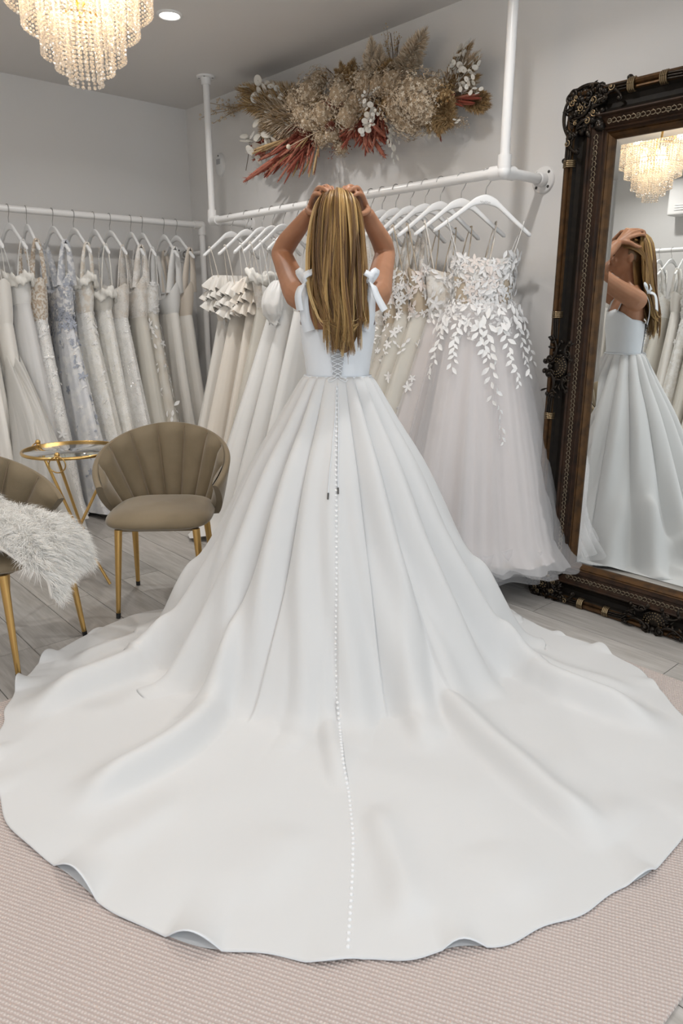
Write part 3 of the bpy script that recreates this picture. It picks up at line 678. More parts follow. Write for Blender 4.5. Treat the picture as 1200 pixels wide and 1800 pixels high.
# ================================================================== HANGERS AND GOWNS
hb = MB()
def arm_prof(x):                            # top line of the hanger below the hook
    a = abs(x); return -.080 - .018*(a/.05)**1.5 if a < .05 else -.098 - .132*((a-.05)/.163)**.95
P = []
for x in np.linspace(-.213, .213, 41):
    zt = arm_prof(x); hgt = np.interp(abs(x), [0, .03, .07, .16, .205, .213], [.040, .036, .026, .022, .020, .012]); th = np.interp(abs(x), [0, .17, .205, .213], [.007, .009, .011, .006])
    P.append([(x, -th, zt-hgt*.15), (x, -th*.6, zt), (x, th*.6, zt), (x, th, zt-hgt*.15), (x, th, zt-hgt*.85), (x, th*.6, zt-hgt), (x, -th*.6, zt-hgt), (x, -th, zt-hgt*.85)])
hb.grid(P, False, True)
for i in (0, -1): hb.add(P[i], [[0,1,2,3,4,5,6,7]] if i else [[7,6,5,4,3,2,1,0]])
HB = hb.mesh('hanger_body'); HB.materials.append(M_hang)
hk = MB(); hk.tube(bez([(0, 0, -.090), (0, 0, -.055), (.010, 0, -.038), (.021, 0, -.015), (.0235, 0, .004), (.012, 0, .021), (-.004, 0, .0245), (-.018, 0, .016), (-.0235, 0, .0)], 26), .0019, 8); HK = hk.mesh('hook'); HK.materials.append(M_steel)
def hanger(X, Y, Z, ang, label, group, tilt=0.0, bar=True):
    h = empty('hanger', (X, Y, Z + .0005), ang, label, 'hanger', group); h.rotation_euler[1] = tilt
    inst('shoulder_arms', HB, h, (0, 0, 0)); inst('hook', HK, h, (0, 0, 0))
    return h
M_ivory = satin('ivory_satin', (0.85, 0.82, 0.77)); M_cream = satin('cream_satin', (0.84, 0.78, 0.70)); M_champ = satin('champagne_satin', (0.76, 0.68, 0.59))
M_whsat = satin('white_satin', (0.84, 0.835, 0.82)); M_crepe = mat('ivory_crepe', (0.86, 0.84, 0.79), 0.8, bump=(300, .1))
M_nude = mat('nude_mesh', (0.60, 0.46, 0.33), 0.8); M_nude2 = mat('tan_lining', (0.60, 0.50, 0.38), .8)
M_spk1 = sparkle_mat('beaded_ivory', (0.83, 0.81, 0.76), (0.90, 0.89, 0.86), 110, .20); M_spk2 = sparkle_mat('beaded_champagne', (0.76, 0.70, 0.63), (0.86, 0.83, 0.79), 120, .22)
M_spk3 = sparkle_mat('beaded_silver', (0.80, 0.785, 0.76), (0.88, 0.87, 0.85), 130, .24); M_blue = sparkle_mat('blue_floral_lace', (0.84, 0.84, 0.84), (0.74, 0.75, 0.78), 60, .10, pat=(16,))
M_bluebod = sparkle_mat('blue_lace_bodice', (0.50, 0.52, 0.57), (0.80, 0.80, 0.81), 90, .12, pat=(34,)); M_brownlace = sparkle_mat('brown_lace_bodice', (0.56, 0.44, 0.33), (0.80, 0.75, 0.68), 90, .15, pat=(70,))
M_lace = sparkle_mat('white_lace', (0.79, 0.77, 0.73), (0.89, 0.88, 0.86), 80, .12, pat=(26,)); M_lacech = sparkle_mat('champagne_lace', (0.76, 0.69, 0.60), (0.87, 0.85, 0.81), 80, .14, pat=(24,))
M_tul = tulle_mat('white_tulle', (0.92, 0.91, 0.915), .42); M_tulc = tulle_mat('cream_tulle', (0.86, 0.83, 0.77), .5); M_tulw = tulle_mat('dense_tulle', (0.93, 0.915, 0.885), .72); M_tulg = tulle_mat('fine_tulle', (0.93, 0.92, 0.93), .26)
M_blush = mat('blush_lining', (0.76, 0.695, 0.67), 0.8); M_petal = mat('lace_petal', (0.90, 0.89, 0.88), 0.65); M_petal2 = mat('blush_petal', (0.86, 0.78, 0.73), 0.65); M_bluepet = mat('blue_grey_petal', (0.44, 0.47, 0.55), .7)
M_pearl = mat('pearl_bead', (0.92, 0.91, 0.90), .18, coat=.5)
# a petal lying in the xy plane, pointing along +y
pv = []; pf = []
for i, (w, y, z) in enumerate([(.03, 0, 0), (.17, .24, .04), (.235, .5, .06), (.15, .78, .04), (.01, 1.0, .0)]):
    pv += [(-w, y, z), (0, y, z-.05 if 0 < i < 4 else z), (w, y, z)]
for i in range(4):
    a = 3*i; pf += [[a, a+1, a+4, a+3], [a+1, a+2, a+5, a+4]]
pv = np.array(pv); pf = np.array(pf)
PETAL = {}
for nm, m_ in (('leaf', M_petal), ('blush', M_petal2), ('blue', M_bluepet)):
    q = MB(); q.add(pv, pf); e = q.mesh('petal'); e.materials.append(m_); PETAL[nm] = e
def wprof(shape, t):
    """0 at the waist .. 1 at the hem"""
    if shape == 'aline': return t**.95
    if shape == 'ball': return np.clip(1-(1-t)**1.9, 0, 1)*.92 + .08*t
    if shape == 'mermaid': return np.where(t < .48, .10*np.sin(np.clip(t/.48, 0, 1)*PI), .0) + np.where(t >= .48, ((t-.48)/.52)**.7, 0)
    if shape == 'sheath': return .38*t**.6 + .62*t**3
    return t
class Gown:
    def __init__(s, label, X, Y, ang, railz, group, mb_='M', **p):
        d = dict(zt=1.50, zw=1.30, zh=.028, wt=.155, dt=.060, ww=.120, dw=.050, wh=.36, dh=.085, shape='aline', nf=9, fa=.16, lean=0.0, leany=0.0, sweet=.05, seed=1, strap='thin', bod=M_ivory, skm=M_ivory, over=None, sleeve=None, overf=1.06, tilt=0.0)
        d['zw'] = 1.30 + .05*math.sin(d['seed']*2.3) if False else 1.30; d['zt'] = 1.49; d['fa'] = .24
        jr = random.Random(p.get('seed', 1)); d['sweet'] = .12 if p.get('strap') == 'v' else .05; d['zw'] += jr.uniform(-.07, .05); d['zt'] += jr.uniform(-.03, .03)
        d.update(p); s.p = d; s.__dict__.update(d)
        s.X, s.Y, s.ang = X, Y, ang; s.railz = railz; s.rs = random.Random(s.seed*13+5); s.ph = [s.rs.uniform(0, 6.28) for _ in range(8)]
        s.root = empty('wedding_gown', (X, Y, 0), ang, label, 'wedding gown', group)
        s.build()
    def skirt(s, th, t, f=1.0):
        """th angle, t 0 waist..1 hem"""
        th = np.asarray(th, float); t = np.asarray(t, float); w = wprof(s.shape, t)
        W = s.ww + (s.wh-s.ww)*w; D = s.dw + (s.dh-s.dw)*w
        ss = lambda q: 1 - 1.65*np.abs(np.sin(q/2))**.8
        fold = s.fa*np.clip(t*1.5, .12, 1)*(.60*ss(s.nf*th + s.ph[0] + .7*t) + .40*ss((s.nf*2-3)*th + s.ph[1] - .5*t) + .25*np.sin((s.nf//2+1)*th + s.ph[2] + 1.2*t))
        k = f*(1 + fold*np.where(t > .0, 1, 0))
        # folds push mostly across the thin direction, a little across the width
        x = W*np.cos(th)*(1 + (k-1)*.14)*(f if f != 1 else 1); y = D*np.sin(th)*(1 + (k-1)*1.25) + .16*s.dh*fold/s.fa*.6*np.clip(t*2, 0, 1)
        z = s.zw + (s.zh - s.zw)*t + .012*np.sin(3*th + s.ph[3])*t
        pool = 1 + .14*np.clip((t-.90)/.10, 0, 1)**2; x = x*pool; y = y*pool
        x = x + s.lean*t**1.15; y = y + s.leany*t; c_, n_ = math.cos(s.ang), math.sin(s.ang)      # cloth is pressed flat where it meets the wall
        wx = np.maximum(s.X + c_*x - n_*y, .022); wy = np.clip(s.Y + n_*x + c_*y, ROOM_Y + .022, -.022)
        x, y = c_*(wx-s.X) + n_*(wy-s.Y), -n_*(wx-s.X) + c_*(wy-s.Y)
        return np.stack([x, y, z + 0*x], -1)
    def bodp(s, th, v, off=0.0):
        zt = s.zt - s.sweet*np.abs(np.sin(th))**1.3
        z = s.zw - .025 + (zt - s.zw + .025)*v; W = s.ww + (s.wt-s.ww)*v**.8 + off; D = s.dw + .003 + (s.dt-s.dw)*np.sin(v*2.1)/math.sin(2.1)*1.0 + off; W = W + .003
        return np.stack([W*np.cos(th), D*np.sin(th), z], -1)
    def build(s):
        th = np.linspace(0, 2*PI, 112, endpoint=False); tt_ = np.linspace(0, 1, 30)
        m = MB(); m.grid(s.skirt(th[None], tt_[:, None]), False, True); s.sk = m.build('skirt', s.skm, s.root)
        m = MB(); m.grid(s.bodp(th[None, ::2], np.linspace(0, 1, 10)[:, None]), False, True, flip=True); s.bo = m.build('bodice', s.bod, s.root)
        if s.over:
            m = MB(); m.grid(s.skirt(th[None], tt_[:, None]*1.015, s.overf), False, True); s.ov = m.build('tulle_overskirt', s.over, s.root)
        tipx, tipz = .165, s.railz + arm_prof(.165) + .001
        if s.strap in ('thin', 'wide', 'v'):
            w = {'thin': .0035, 'wide': .013, 'v': .02}[s.strap]
            for sx in (-1, 1):
                m = MB()
                zs = s.zt - s.sweet*.5 - .012; a = np.array([sx*s.wt*.80, -s.dt*.62, zs]); b = np.array([sx*s.wt*.80, s.dt*.62, zs]); tp = np.array([sx*tipx, 0, tipz+.003])
                dz = s.tilt*tipx*sx; tp[2] -= dz
                ribbon(m, [a, a*.4+tp*.6 + np.array([0, -.012, 0]), tp + np.array([0, -.010, .0]), tp + np.array([0, 0, .003]), tp + np.array([0, .010, 0]), b*.4+tp*.6 + np.array([0, .012, 0]), b], [w*1.4 if s.strap == 'v' else w, w, w*.7, w*.6, w*.7, w, w*1.4 if s.strap == 'v' else w], (1, 0, 0), 26, .0012)
                m.build('strap', s.bod, s.root)
        if s.strap == 'loop':               # strapless: hanging loops
            for sx in (-1, 1):
                m = MB(); tp = np.array([sx*.14, 0, s.railz + arm_prof(.14)]); a = np.array([sx*s.wt*.93, 0, s.zt-.01])
                m.tube(bez([a + (0, -.01, 0), (a+tp)/2 + (0, -.012, 0), tp + (0, 0, .003), (a+tp)/2 + (0, .012, 0), a + (0, .01, 0)], 18), .0016, 5); m.build('hanging_loop', s.skm, s.root)
        if s.sleeve:
            kind, smat = s.sleeve
            if kind in ('drape', 'cap'):    # soft swag folded round the neckline
                m = MB(); G = []; z0 = s.zt - .02; ph = s.ph[5]
                for q in np.linspace(0, 2*PI, 12, endpoint=False):
                    row = []
                    for t in np.linspace(0, 2*PI, 60, endpoint=False):
                        rip = .012*math.sin(9*t + ph + 2*q) + .008*math.sin(17*t - q)
                        R1 = 1 + .10*abs(math.cos(t)); zz = z0 - .028*math.sin(2*t)**2 + (.018 if kind == 'cap' else -.006)*abs(math.cos(t))**3
                        row.append(((s.wt*R1 + .010 + (.012+rip*.8)*math.cos(q))*math.cos(t), (s.dt*R1 + .010 + (.011+rip*.8)*math.cos(q))*math.sin(t), zz + (.030+rip)*math.sin(q)))
                    G.append(row)
                m.grid(G, True, True, flip=True); m.build('neckline_swag', smat, s.root)
            elif kind == 'ruffle':          # tiers of gathered ruffle round the bodice
                for k_ in range(3):
                    m = MB(); G = []; ph = s.ph[k_]
                    for q in np.linspace(0, 1, 7):
                        row = []
                        for t in np.linspace(0, 2*PI, 120, endpoint=False):
                            wv = (.020*math.sin(17*t + ph) + .014*math.sin(29*t + 2*ph) + .010*math.sin(9*t))*q
                            rr = 1 + .04*k_ + .42*q**.8; row.append((s.wt*rr*math.cos(t)*.92 + wv*math.cos(t), (s.dt*rr + .02*q + wv)*math.sin(t), s.zt + .01 - .062*k_ - .085*q + .012*math.sin(5*t + ph)*q + wv*.5))
                        G.append(row)
                    m.grid(G, False, True); m.build('ruffle', smat, s.root)
            else:
                for sx in (-1, 1):
                    m = MB(); rz = s.rs.uniform(0, 6); L0, rmx = (.24, .062) if kind == 'puff' else (.30, .05); G = []
                    tops = np.array([sx*(s.wt - .012), 0, s.zt + .012])
                    for v in np.linspace(0, 1, 26):
                        rad = rmx*(np.interp(v, [0, .06, .25, .55, .78, .90, .94, 1.0], [.30, .55, .86, 1.0, .82, .42, .34, .50]))
                        row = []
                        for t in np.linspace(0, 2*PI, 44, endpoint=False):
                            gath = max(0, 1 - v/.35)*.16 + max(0, (v-.62)/.38)*.18
                            k = 1 + gath*math.sin(13*t + rz) + .07*math.sin(5*t + rz*2 + 5*v) + .05*math.sin(8*t - 9*v)
                            row.append(tops + np.array([sx*.052*math.sin(v*2.4) + rad*math.cos(t)*k*.85, rad*math.sin(t)*k*1.15, -L0*v + .008*math.sin(4*t + rz)*v]))
                        G.append(row)
                    m.grid(G, False, True); m.build('sleeve', smat, s.root)
    def normal_frame(s, fn, a, b, e=.01):
        p = fn(a, b); du = fn(a+e, b)-p; dv = fn(a, b+e)-p; n = np.cross(du, dv); n /= (np.linalg.norm(n)+1e-9); c = np.array([0, 0, p[2]])
        if np.dot(n[:2], (p-c)[:2]) < 0: n = -n
        return p, n
    def applique(s, n, where, size=.022, kind='leaf', seed=0, name='lace_motif', thr=(0, 6.283), trange=(0, 1)):
        """many small sewn petals, one part"""
        r = random.Random(seed+s.seed*31); Ms = []
        for i in range(n):
            th = r.uniform(*thr); q = r.uniform(0, 1)
            if where == 'bodice': p, nn = s.normal_frame(lambda a, b: s.bodp(np.array(a), np.array(b), .003), th, .05+.95*q)
            else:
                t = trange[0] + (trange[1]-trange[0])*q**1.6; p, nn = s.normal_frame(lambda a, b: s.skirt(np.array(a), np.array(b), s.overf if s.over else 1.01), th, t)
            k = size*r.uniform(.6, 1.3); a0 = r.uniform(0, 6.28); np_ = r.choice([1, 1, 2, 5])
            for j in range(np_):
                Ms.append(xform(p + nn*.003, nn, None, (k, k, k), a0 + j*6.283/np_))
        m = MB(); m.many(pv, pf, Ms); o = m.build(name, {'leaf': M_petal, 'blush': M_petal2, 'blue': M_bluepet}[kind], s.root); o['kind'] = 'stuff'; return o
    def sprig(s, path, th_z, n, size, kind='leaf'):
        pass

GL = 'gowns hanging on the left wall rail'; GB = 'gowns hanging on the rail under the flowers'; GO = 'gowns seen only in the mirror'
GBK = 'hangers on the rail under the flowers'; GLK = 'hangers on the left wall rail'; GOK = 'hangers seen only in the mirror'
def left_gown(px, desc, hl, **p):
    y = at_X(px, 362 + .0957*px, LRAIL_X).y
    ang = R_(rnd.uniform(-7, 7)); p.setdefault('lean', .12)
    g = Gown(desc, LRAIL_X, y, ang, LRAIL_Z, GL, **p)
    hanger(LRAIL_X, y, LRAIL_Z, ang, 'white hanger holding the ' + hl, GLK); return g
left_gown(-62, 'plain ivory gown at the cut-off left end of the left wall rail', 'cut-off plain gown at the far left', seed=20, bod=M_ivory, skm=M_ivory, strap='wide')
g = left_gown(-22, 'ivory strapless mermaid gown with a burst of tulle below the knee, left edge', 'ivory strapless mermaid gown at the left edge', seed=1, shape='mermaid', bod=M_ivory, skm=M_ivory, strap='loop', wt=.15, ww=.125, wh=.21, dh=.09, zh=.45, zt=1.48, fa=.07)
m = MB(); rr = random.Random(5)
for lay in range(4):
    G = []
    for t in np.linspace(0, 1, 18):
        row = []
        for th in np.linspace(0, 2*PI, 80, endpoint=False):
            k = 1 + (.08*math.sin(11*th + lay*1.7 + 3*t) + .06*math.sin(19*th + lay))*t
            w = .120 + (.40 + .03*lay)*math.sin(min(1, t*1.7)*PI/2)**.9; row.append((w*math.cos(th)*k + .20*t + .05, (.055 + (.12+.01*lay)*t)*math.sin(th)*k, 1.0 - .03*lay + .035*math.sin(7*th+lay)*(1-t) - .88*t + .02*math.sin(13*th + lay)*t))
        G.append(row)
    m.grid(G, False, True)
m.build('tulle_flounce', M_tulw, g.root)
left_gown(12, 'white gown with a draped tulle wrap over its bodice', 'white gown with the tulle wrap', seed=2, bod=M_whsat, skm=M_whsat, over=M_tul, strap='thin', sleeve=('drape', M_crepe), wh=.30)
g = left_gown(44, 'lace gown with brown dotted bodice and white cloth blossoms on the skirt', 'brown dotted lace gown', seed=3, bod=M_brownlace, skm=M_spk3, strap='wide', wh=.34); g.applique(110, 'skirt', .03, 'leaf', 1, trange=(.02, .85))
g = left_gown(90, 'white gown scattered with blue grey flowers, densest on the bodice', 'blue grey flowered gown', seed=4, bod=M_bluebod, skm=M_blue, strap='v', wh=.40, zt=1.52); g.applique(150, 'bodice', .02, 'blue', 2); g.applique(190, 'skirt', .030, 'blue', 3, trange=(0, 1)); g.applique(160, 'skirt', .022, 'leaf', 4, trange=(0, 1)); g.applique(60, 'bodice', .018, 'leaf', 7)
g = left_gown(127, 'cream beaded lace gown with draped cap sleeves', 'cream beaded lace gown with cap sleeves', seed=5, bod=M_lacech, skm=M_spk1, strap='wide', sleeve=('cap', M_crepe), wh=.37); g.applique(260, 'skirt', .017, 'leaf', 3, trange=(0, .9))
left_gown(163, 'pale off-shoulder gown with a folded neckline and glittering skirt', 'pale off-shoulder glitter gown', seed=6, bod=M_crepe, skm=M_spk1, strap='thin', sleeve=('drape', M_crepe), wh=.33, zt=1.44).applique(160, 'skirt', .013, 'leaf', 3, trange=(0, .9))
left_gown(191, 'champagne gown sewn all over with tiny silver beads', 'champagne silver beaded gown', seed=7, bod=M_spk2, skm=M_spk3, strap='thin', wh=.36).applique(220, 'skirt', .013, 'leaf', 5, trange=(0, .9))
g = left_gown(228, 'cream tulle gown with a sheer beaded bodice', 'cream tulle gown with the sheer bodice', seed=8, bod=M_spk2, skm=M_crepe, over=M_tulc, strap='v', wh=.36)
g = left_gown(248, 'ivory lace gown with large white cloth flowers trailing down the skirt', 'ivory gown with white cloth flowers', seed=9, bod=M_lace, skm=M_lacech, over=M_tulc, strap='thin', wh=.36, lean=.15); g.applique(45, 'skirt', .042, 'leaf', 5, thr=(-.9, .9), trange=(.05, .7)); g.applique(80, 'bodice', .02, 'leaf', 5)
left_gown(286, 'plain ivory satin slip gown with a deep V back near the corner', 'plain ivory slip gown near the corner', seed=10, bod=M_whsat, skm=M_ivory, strap='v', wh=.36, shape='sheath')
left_gown(308, 'champagne crepe gown with broad straps, last on the left rail', 'champagne crepe gown by the corner', seed=11, bod=M_champ, skm=M_ivory, strap='v', wh=.30, shape='sheath')

def back_gown(px, desc, hl, deg=90, tilt=0.0, **p):
    x = at_Y(px, 383 - .155*(px-371), RAIL_Y).x
    ang = R_(deg + rnd.uniform(-4, 4)); p.setdefault('lean', -.13 if deg > 72 else -.14)
    g = Gown(desc, x, RAIL_Y, ang, RAIL_Z, GB, tilt=tilt, **p)
    h = hanger(x, RAIL_Y, RAIL_Z, ang, 'white hanger holding the ' + hl, GBK, tilt); g.hanger = h; return g
g = back_gown(405, 'ivory satin gown with ruffled flowers at the shoulder, first from the corner', 'ruffled ivory gown next to the corner', seed=21, bod=M_cream, skm=M_ivory, sleeve=('ruffle', M_ivory), wh=.33); g.applique(50, 'bodice', .045, 'leaf', 3)
g = back_gown(433, 'champagne satin gown with broad ivory ruffles round the neckline', 'champagne gown with ivory ruffles', seed=22, bod=M_cream, skm=M_cream, sleeve=('ruffle', M_ivory), wh=.37, zt=1.46)
g = back_gown(460, 'cream gown with a gathered ruffle bodice', 'cream ruffle bodice gown', seed=23, bod=M_ivory, skm=M_cream, sleeve=('ruffle', M_cream), wh=.34, zt=1.48); g.applique(40, 'bodice', .05, 'blush', 3)
g = back_gown(478, 'nude tulle gown with small pearls on its bodice', 'nude tulle gown with pearls', seed=24, bod=M_spk2, skm=M_crepe, over=M_tulc, strap='thin', sleeve=('cap', M_crepe), wh=.36)
back_gown(497, 'wide white satin ball gown left of the bride', 'wide white satin ball gown', seed=25, bod=M_whsat, skm=M_whsat, wh=.47, dh=.13, zt=1.44, fa=.10, lean=-.20, leany=-.02)
back_gown(520, 'white satin gown with one smooth balloon sleeve beside the bride', 'balloon sleeve satin gown', seed=26, bod=M_whsat, skm=M_whsat, sleeve=('puff', M_whsat), wh=.44, dh=.11, zt=1.45, fa=.10, lean=-.16)
back_gown(545, 'plain ivory satin gown just left behind the bride', 'plain ivory gown behind the bride', seed=27, bod=M_ivory, skm=M_whsat, wh=.40, lean=-.14)
g = back_gown(630, 'pale nude beaded gown just right behind the bride', 'nude beaded gown behind the bride', 84, seed=28, bod=M_spk2, skm=M_spk2, over=M_tulc, wh=.36)
g = back_gown(652, 'silver grey beaded gown right of the bride', 'silver grey beaded gown', 82, seed=29, bod=M_spk3, skm=M_spk3, over=M_tul, wh=.37); g.applique(70, 'bodice', .016, 'leaf', 4)
g = back_gown(672, 'champagne beaded fringe gown with a long V neck', 'champagne fringe gown', 80, seed=30, bod=M_lacech, skm=M_spk2, over=M_tul, strap='v', wh=.38); g.applique(90, 'bodice', .018, 'leaf', 4); g.applique(80, 'skirt', .018, 'leaf', 4, trange=(0, .4))
g = back_gown(696, 'ivory gown with glittering bands on the hips', 'ivory gown with glittering hips', 78, seed=31, bod=M_spk2, skm=M_spk1, strap='v', over=M_tulc, wh=.38); g.applique(120, 'skirt', .02, 'leaf', 4, trange=(0, .35)); g.applique(60, 'bodice', .016, 'leaf', 4)
g = back_gown(722, 'cream lace gown with tan lining showing at its waist', 'cream lace gown with tan waist', 74, seed=32, bod=M_nude2, skm=M_spk2, over=M_tulc, strap='thin', wh=.39); g.applique(90, 'bodice', .024, 'blush', 4); g.applique(150, 'bodice', .02, 'leaf', 14); g.applique(80, 'skirt', .022, 'leaf', 4, trange=(0, .4))
g = back_gown(748, 'ivory lace gown with scalloped flowers, fourth from the right', 'scalloped flower lace gown', 70, seed=33, bod=M_nude2, skm=M_crepe, over=M_tulc, strap='thin', wh=.40); g.applique(100, 'bodice', .026, 'leaf', 4); g.applique(150, 'bodice', .02, 'leaf', 14); g.applique(70, 'skirt', .024, 'leaf', 4, trange=(0, .45))
g = back_gown(775, 'champagne corset gown with petals along the neckline, third from the right', 'champagne corset gown', 64, seed=34, bod=M_nude2, skm=M_crepe, over=M_tulc, strap='thin', wh=.40); g.applique(110, 'bodice', .03, 'blush', 4); g.applique(150, 'bodice', .02, 'leaf', 14); g.applique(60, 'skirt', .026, 'leaf', 4, trange=(0, .4))
g = back_gown(812, 'white leaf lace gown directly behind the foremost tulle gown', 'white leaf lace gown second from the right', 58, seed=35, bod=M_lacech, skm=M_blush, over=M_tul, strap='wide', wh=.38, dh=.10, leany=-.08); g.applique(130, 'bodice', .032, 'leaf', 4); g.applique(60, 'skirt', .03, 'leaf', 6, trange=(0, .35))
# the foremost gown, turned to the camera
fg = back_gown(857, 'foremost tulle ball gown with white lace leaves, beside the ornate mirror', 'foremost lace leaf gown', 46, tilt=.05, seed=36, bod=M_lace, skm=M_blush, over=M_tul, overf=1.16, strap='thin', wh=.335, dh=.175, dw=.075, dt=.085, wt=.145, ww=.125, zt=1.54, zw=1.325, zh=.195, lean=.02, leany=-.17, fa=.34, nf=15, shape='aline', sweet=.03)
m = MB(); th = np.linspace(0, 2*PI, 96, endpoint=False); tt_ = np.linspace(0, 1, 30)
m.grid(fg.skirt(th[None]+.07, tt_[:, None]*1.02, 1.30), False, True); m.build('outer_tulle', M_tulg, fg.root)
m = MB(); 
for lay in range(2):
    G = [[((.28+.02*lay)*math.cos(t)*(1+.06*math.sin(9*t+lay)) + .03, (.17+.02*lay)*math.sin(t)*(1+.1*math.sin(7*t)) - .17, .26 - q*(.14 + .02*lay) + .012*math.sin(5*t+lay)) for t in np.linspace(0, 2*PI, 80, endpoint=False)] for q in np.linspace(0, 1, 6)]
    m.grid(G, False, True)
m.build('petticoat', M_tulg, fg.root)
m = MB(); G = [[(.335*math.cos(t)*(1+.03*math.sin(6*t)) + .03, .172*math.sin(t)*(1+.05*math.sin(6*t)) - .17, .205 - q*.03) for t in np.linspace(0, 2*PI, 80, endpoint=False)] for q in (0, .5, 1)]; m.grid(G, False, True); m.build('hem_binding', mat('tan_hem_band', (.66, .54, .44), .7), fg.root)
# see-through side panels
for sx in (-1, 1):
    m = MB(); G = []
    for v in np.linspace(0, .62, 6): G.append([fg.bodp(np.array(a), np.array(v), .004) for a in np.linspace(-PI/2 + sx*(.50+.25*v), -PI/2 + sx*(1.05 + .1*v), 6)])
    m.grid(G); m.build('side_panel', M_nude2, fg.bo)
rf_ = random.Random(77)
def leaf_on(g, fn, th, v, size, up, kind='leaf'):
    p, n = g.normal_frame(fn, th, v); zup = np.array([0, 0, 1.0]); zup -= n*np.dot(zup, n); zup /= np.linalg.norm(zup); sd = np.cross(zup, n)
    y = zup*math.cos(up) + sd*math.sin(up); x = np.cross(y, n)
    M = np.column_stack([x*size, y*size, n*size, p + n*(.004 + rf_.uniform(0, .004))]); inst('lace_leaf', PETAL[kind], g.root, m4(M))
bf = lambda a, b: fg.bodp(np.array(a), np.array(b), .006)
sf = lambda a, b: fg.skirt(np.array(a), np.array(b), 1.31)
fg.applique(260, 'bodice', .020, 'leaf', 8, thr=(-PI/2-1.6, -PI/2+1.6)); fg.applique(60, 'bodice', .024, 'blush', 9, thr=(-PI/2-.7, -PI/2+.7)); fg.applique(70, 'skirt', .024, 'leaf', 9, thr=(-PI/2-1.5, -PI/2+1.5), trange=(0, .14))
for i in range(96):                          # leaves of the bodice
    a = -PI/2 + rf_.uniform(-1.5, 1.5); v = rf_.random()
    if v < .6 and .55 < abs(a + PI/2) < 1.0: continue
    leaf_on(fg, bf, a, min(1.0, v*1.1), rf_.uniform(.028, .046), rf_.uniform(-1.2, 1.2) + (3.14 if rf_.random() < .4 else 0), 'blush' if (v > .55 and abs(a+PI/2) < .5 and rf_.random() < .6) else 'leaf')
for i in range(46):                          # leaves round the hips
    a = -PI/2 + rf_.uniform(-1.45, 1.45); leaf_on(fg, sf, a, rf_.uniform(.0, .09), rf_.uniform(.034, .05), PI + rf_.uniform(-1.1, 1.1))
for (a0, v0, a1, v1, n_) in ((-1.05, .06, -1.15, .27, 15), (-.62, .06, -.62, .24, 13), (-.2, .06, .12, .22, 11), (.10, .08, .22, .52, 26), (.42, .07, .62, .30, 16), (.85, .06, .95, .26, 13), (1.25, .05, 1.3, .22, 9)):
    for i in range(n_):
        q = i/(n_-1); a = -PI/2 + a0 + (a1-a0)*q + rf_.uniform(-.05, .05); leaf_on(fg, sf, a, v0 + (v1-v0)*q, rf_.uniform(.034, .052)*(1-.25*q), PI + (.75 if i % 2 else -.75) + rf_.uniform(-.3, .3))
# tiny scribbled script printed on the foremost hanger
m = MB(); q = np.linspace(0, 1, 40); m.tube(np.column_stack([-.022 + .044*q, np.full(40, -.0078), -.112 + .004*np.sin(q*38) + .0015*np.sin(q*13)]), .0006, 4); m.build('printed_script', mat('grey_print', (.45, .45, .45), .6), fg.hanger)
# mirror-side gowns
srcs = [('white lace gown far behind, seen in the mirror', M_lace, M_lace), ('cream beaded gown far behind, seen in the mirror', M_spk1, M_crepe), ('ivory satin gown far behind, seen in the mirror', M_ivory, M_ivory)]
for i in range(12):
    d_, b_, k_ = srcs[i % 3]; x = .86 + i*.122; ang = R_(90 + rnd.uniform(-14, 10))
    g = Gown(d_, x, OY, ang, RAIL_Z, GO, seed=50+i, bod=b_, skm=k_, over=M_tulc if i % 3 == 1 else None, strap='v' if i % 2 else 'wide', wh=.34, lean=.10)
    if i % 3 == 0: g.applique(90, 'bodice', .03, 'leaf', 4); g.applique(80, 'skirt', .03, 'leaf', 4, trange=(0, .5))
    hanger(x, OY, RAIL_Z, ang, 'white hanger far behind, seen only in the mirror', GOK)
# ================================================================== MIRROR
MW, MH, FW = 0.60, 2.13, 0.19               # half width, height, frame width
mir = empty('floor_mirror', (CX - 1.765 + MW, -0.15, 0), 0, 'tall floor mirror in a dark carved bronze and gold frame', 'mirror')
M_fgold = mat('antique_gold', (0.085, 0.040, 0.012), 0.42, 0.6, noise=(30, (0.038, 0.019, 0.007), (1, 1, 1), .4, .7))
M_fdark = mat('dark_bronze', (0.007, 0.005, 0.0035), 0.6, 0.1, spec=.2, noise=(40, (0.014, 0.010, 0.006), (1, 1, 1), .45, .75))
M_fwood = mat('walnut_gilt', (0.015, 0.007, 0.0035), 0.5, 0.2, spec=.25, noise=(18, (0.036, 0.016, 0.007), (1, 1, 1)))
M_forn = mat('bronze_ornament', (0.15, 0.105, 0.06), 0.35, 0.85, noise=(60, (0.05, 0.035, 0.02), (1, 1, 1), .42, .62))
M_fhi = mat('worn_silver_gilt', (0.40, 0.34, 0.26), 0.35, 0.8)
SEG = {'outer_moulding': (M_fgold, [(.0, .02), (.0, -.055), (.004, -.066), (.012, -.070), (.020, -.066), (.024, -.058), (.028, -.062), (.034, -.064), (.038, -.056)]),
       'cove': (M_fdark, [(.038, -.056), (.048, -.044), (.066, -.038), (.084, -.044), (.096, -.058)]),
       'inner_band': (M_fwood, [(.096, -.058), (.100, -.068), (.105, -.070), (.109, -.066), (.112, -.058), (.128, -.050), (.146, -.042), (.150, -.048), (.155, -.046), (.158, -.036), (.164, -.034)]),
       'inner_lip': (M_fgold, [(.164, -.034), (.168, -.028), (.171, -.030), (.180, -.022), (.188, -.010), (.190, .004)])}
def frame_corner(d, y, c):
    x0, x1, z0, z1 = -MW + d, MW - d, d, MH - d
    return {'bl': (x0, y, z0), 'br': (x1, y, z0), 'tr': (x1, y, z1), 'tl': (x0, y, z1)}[c]
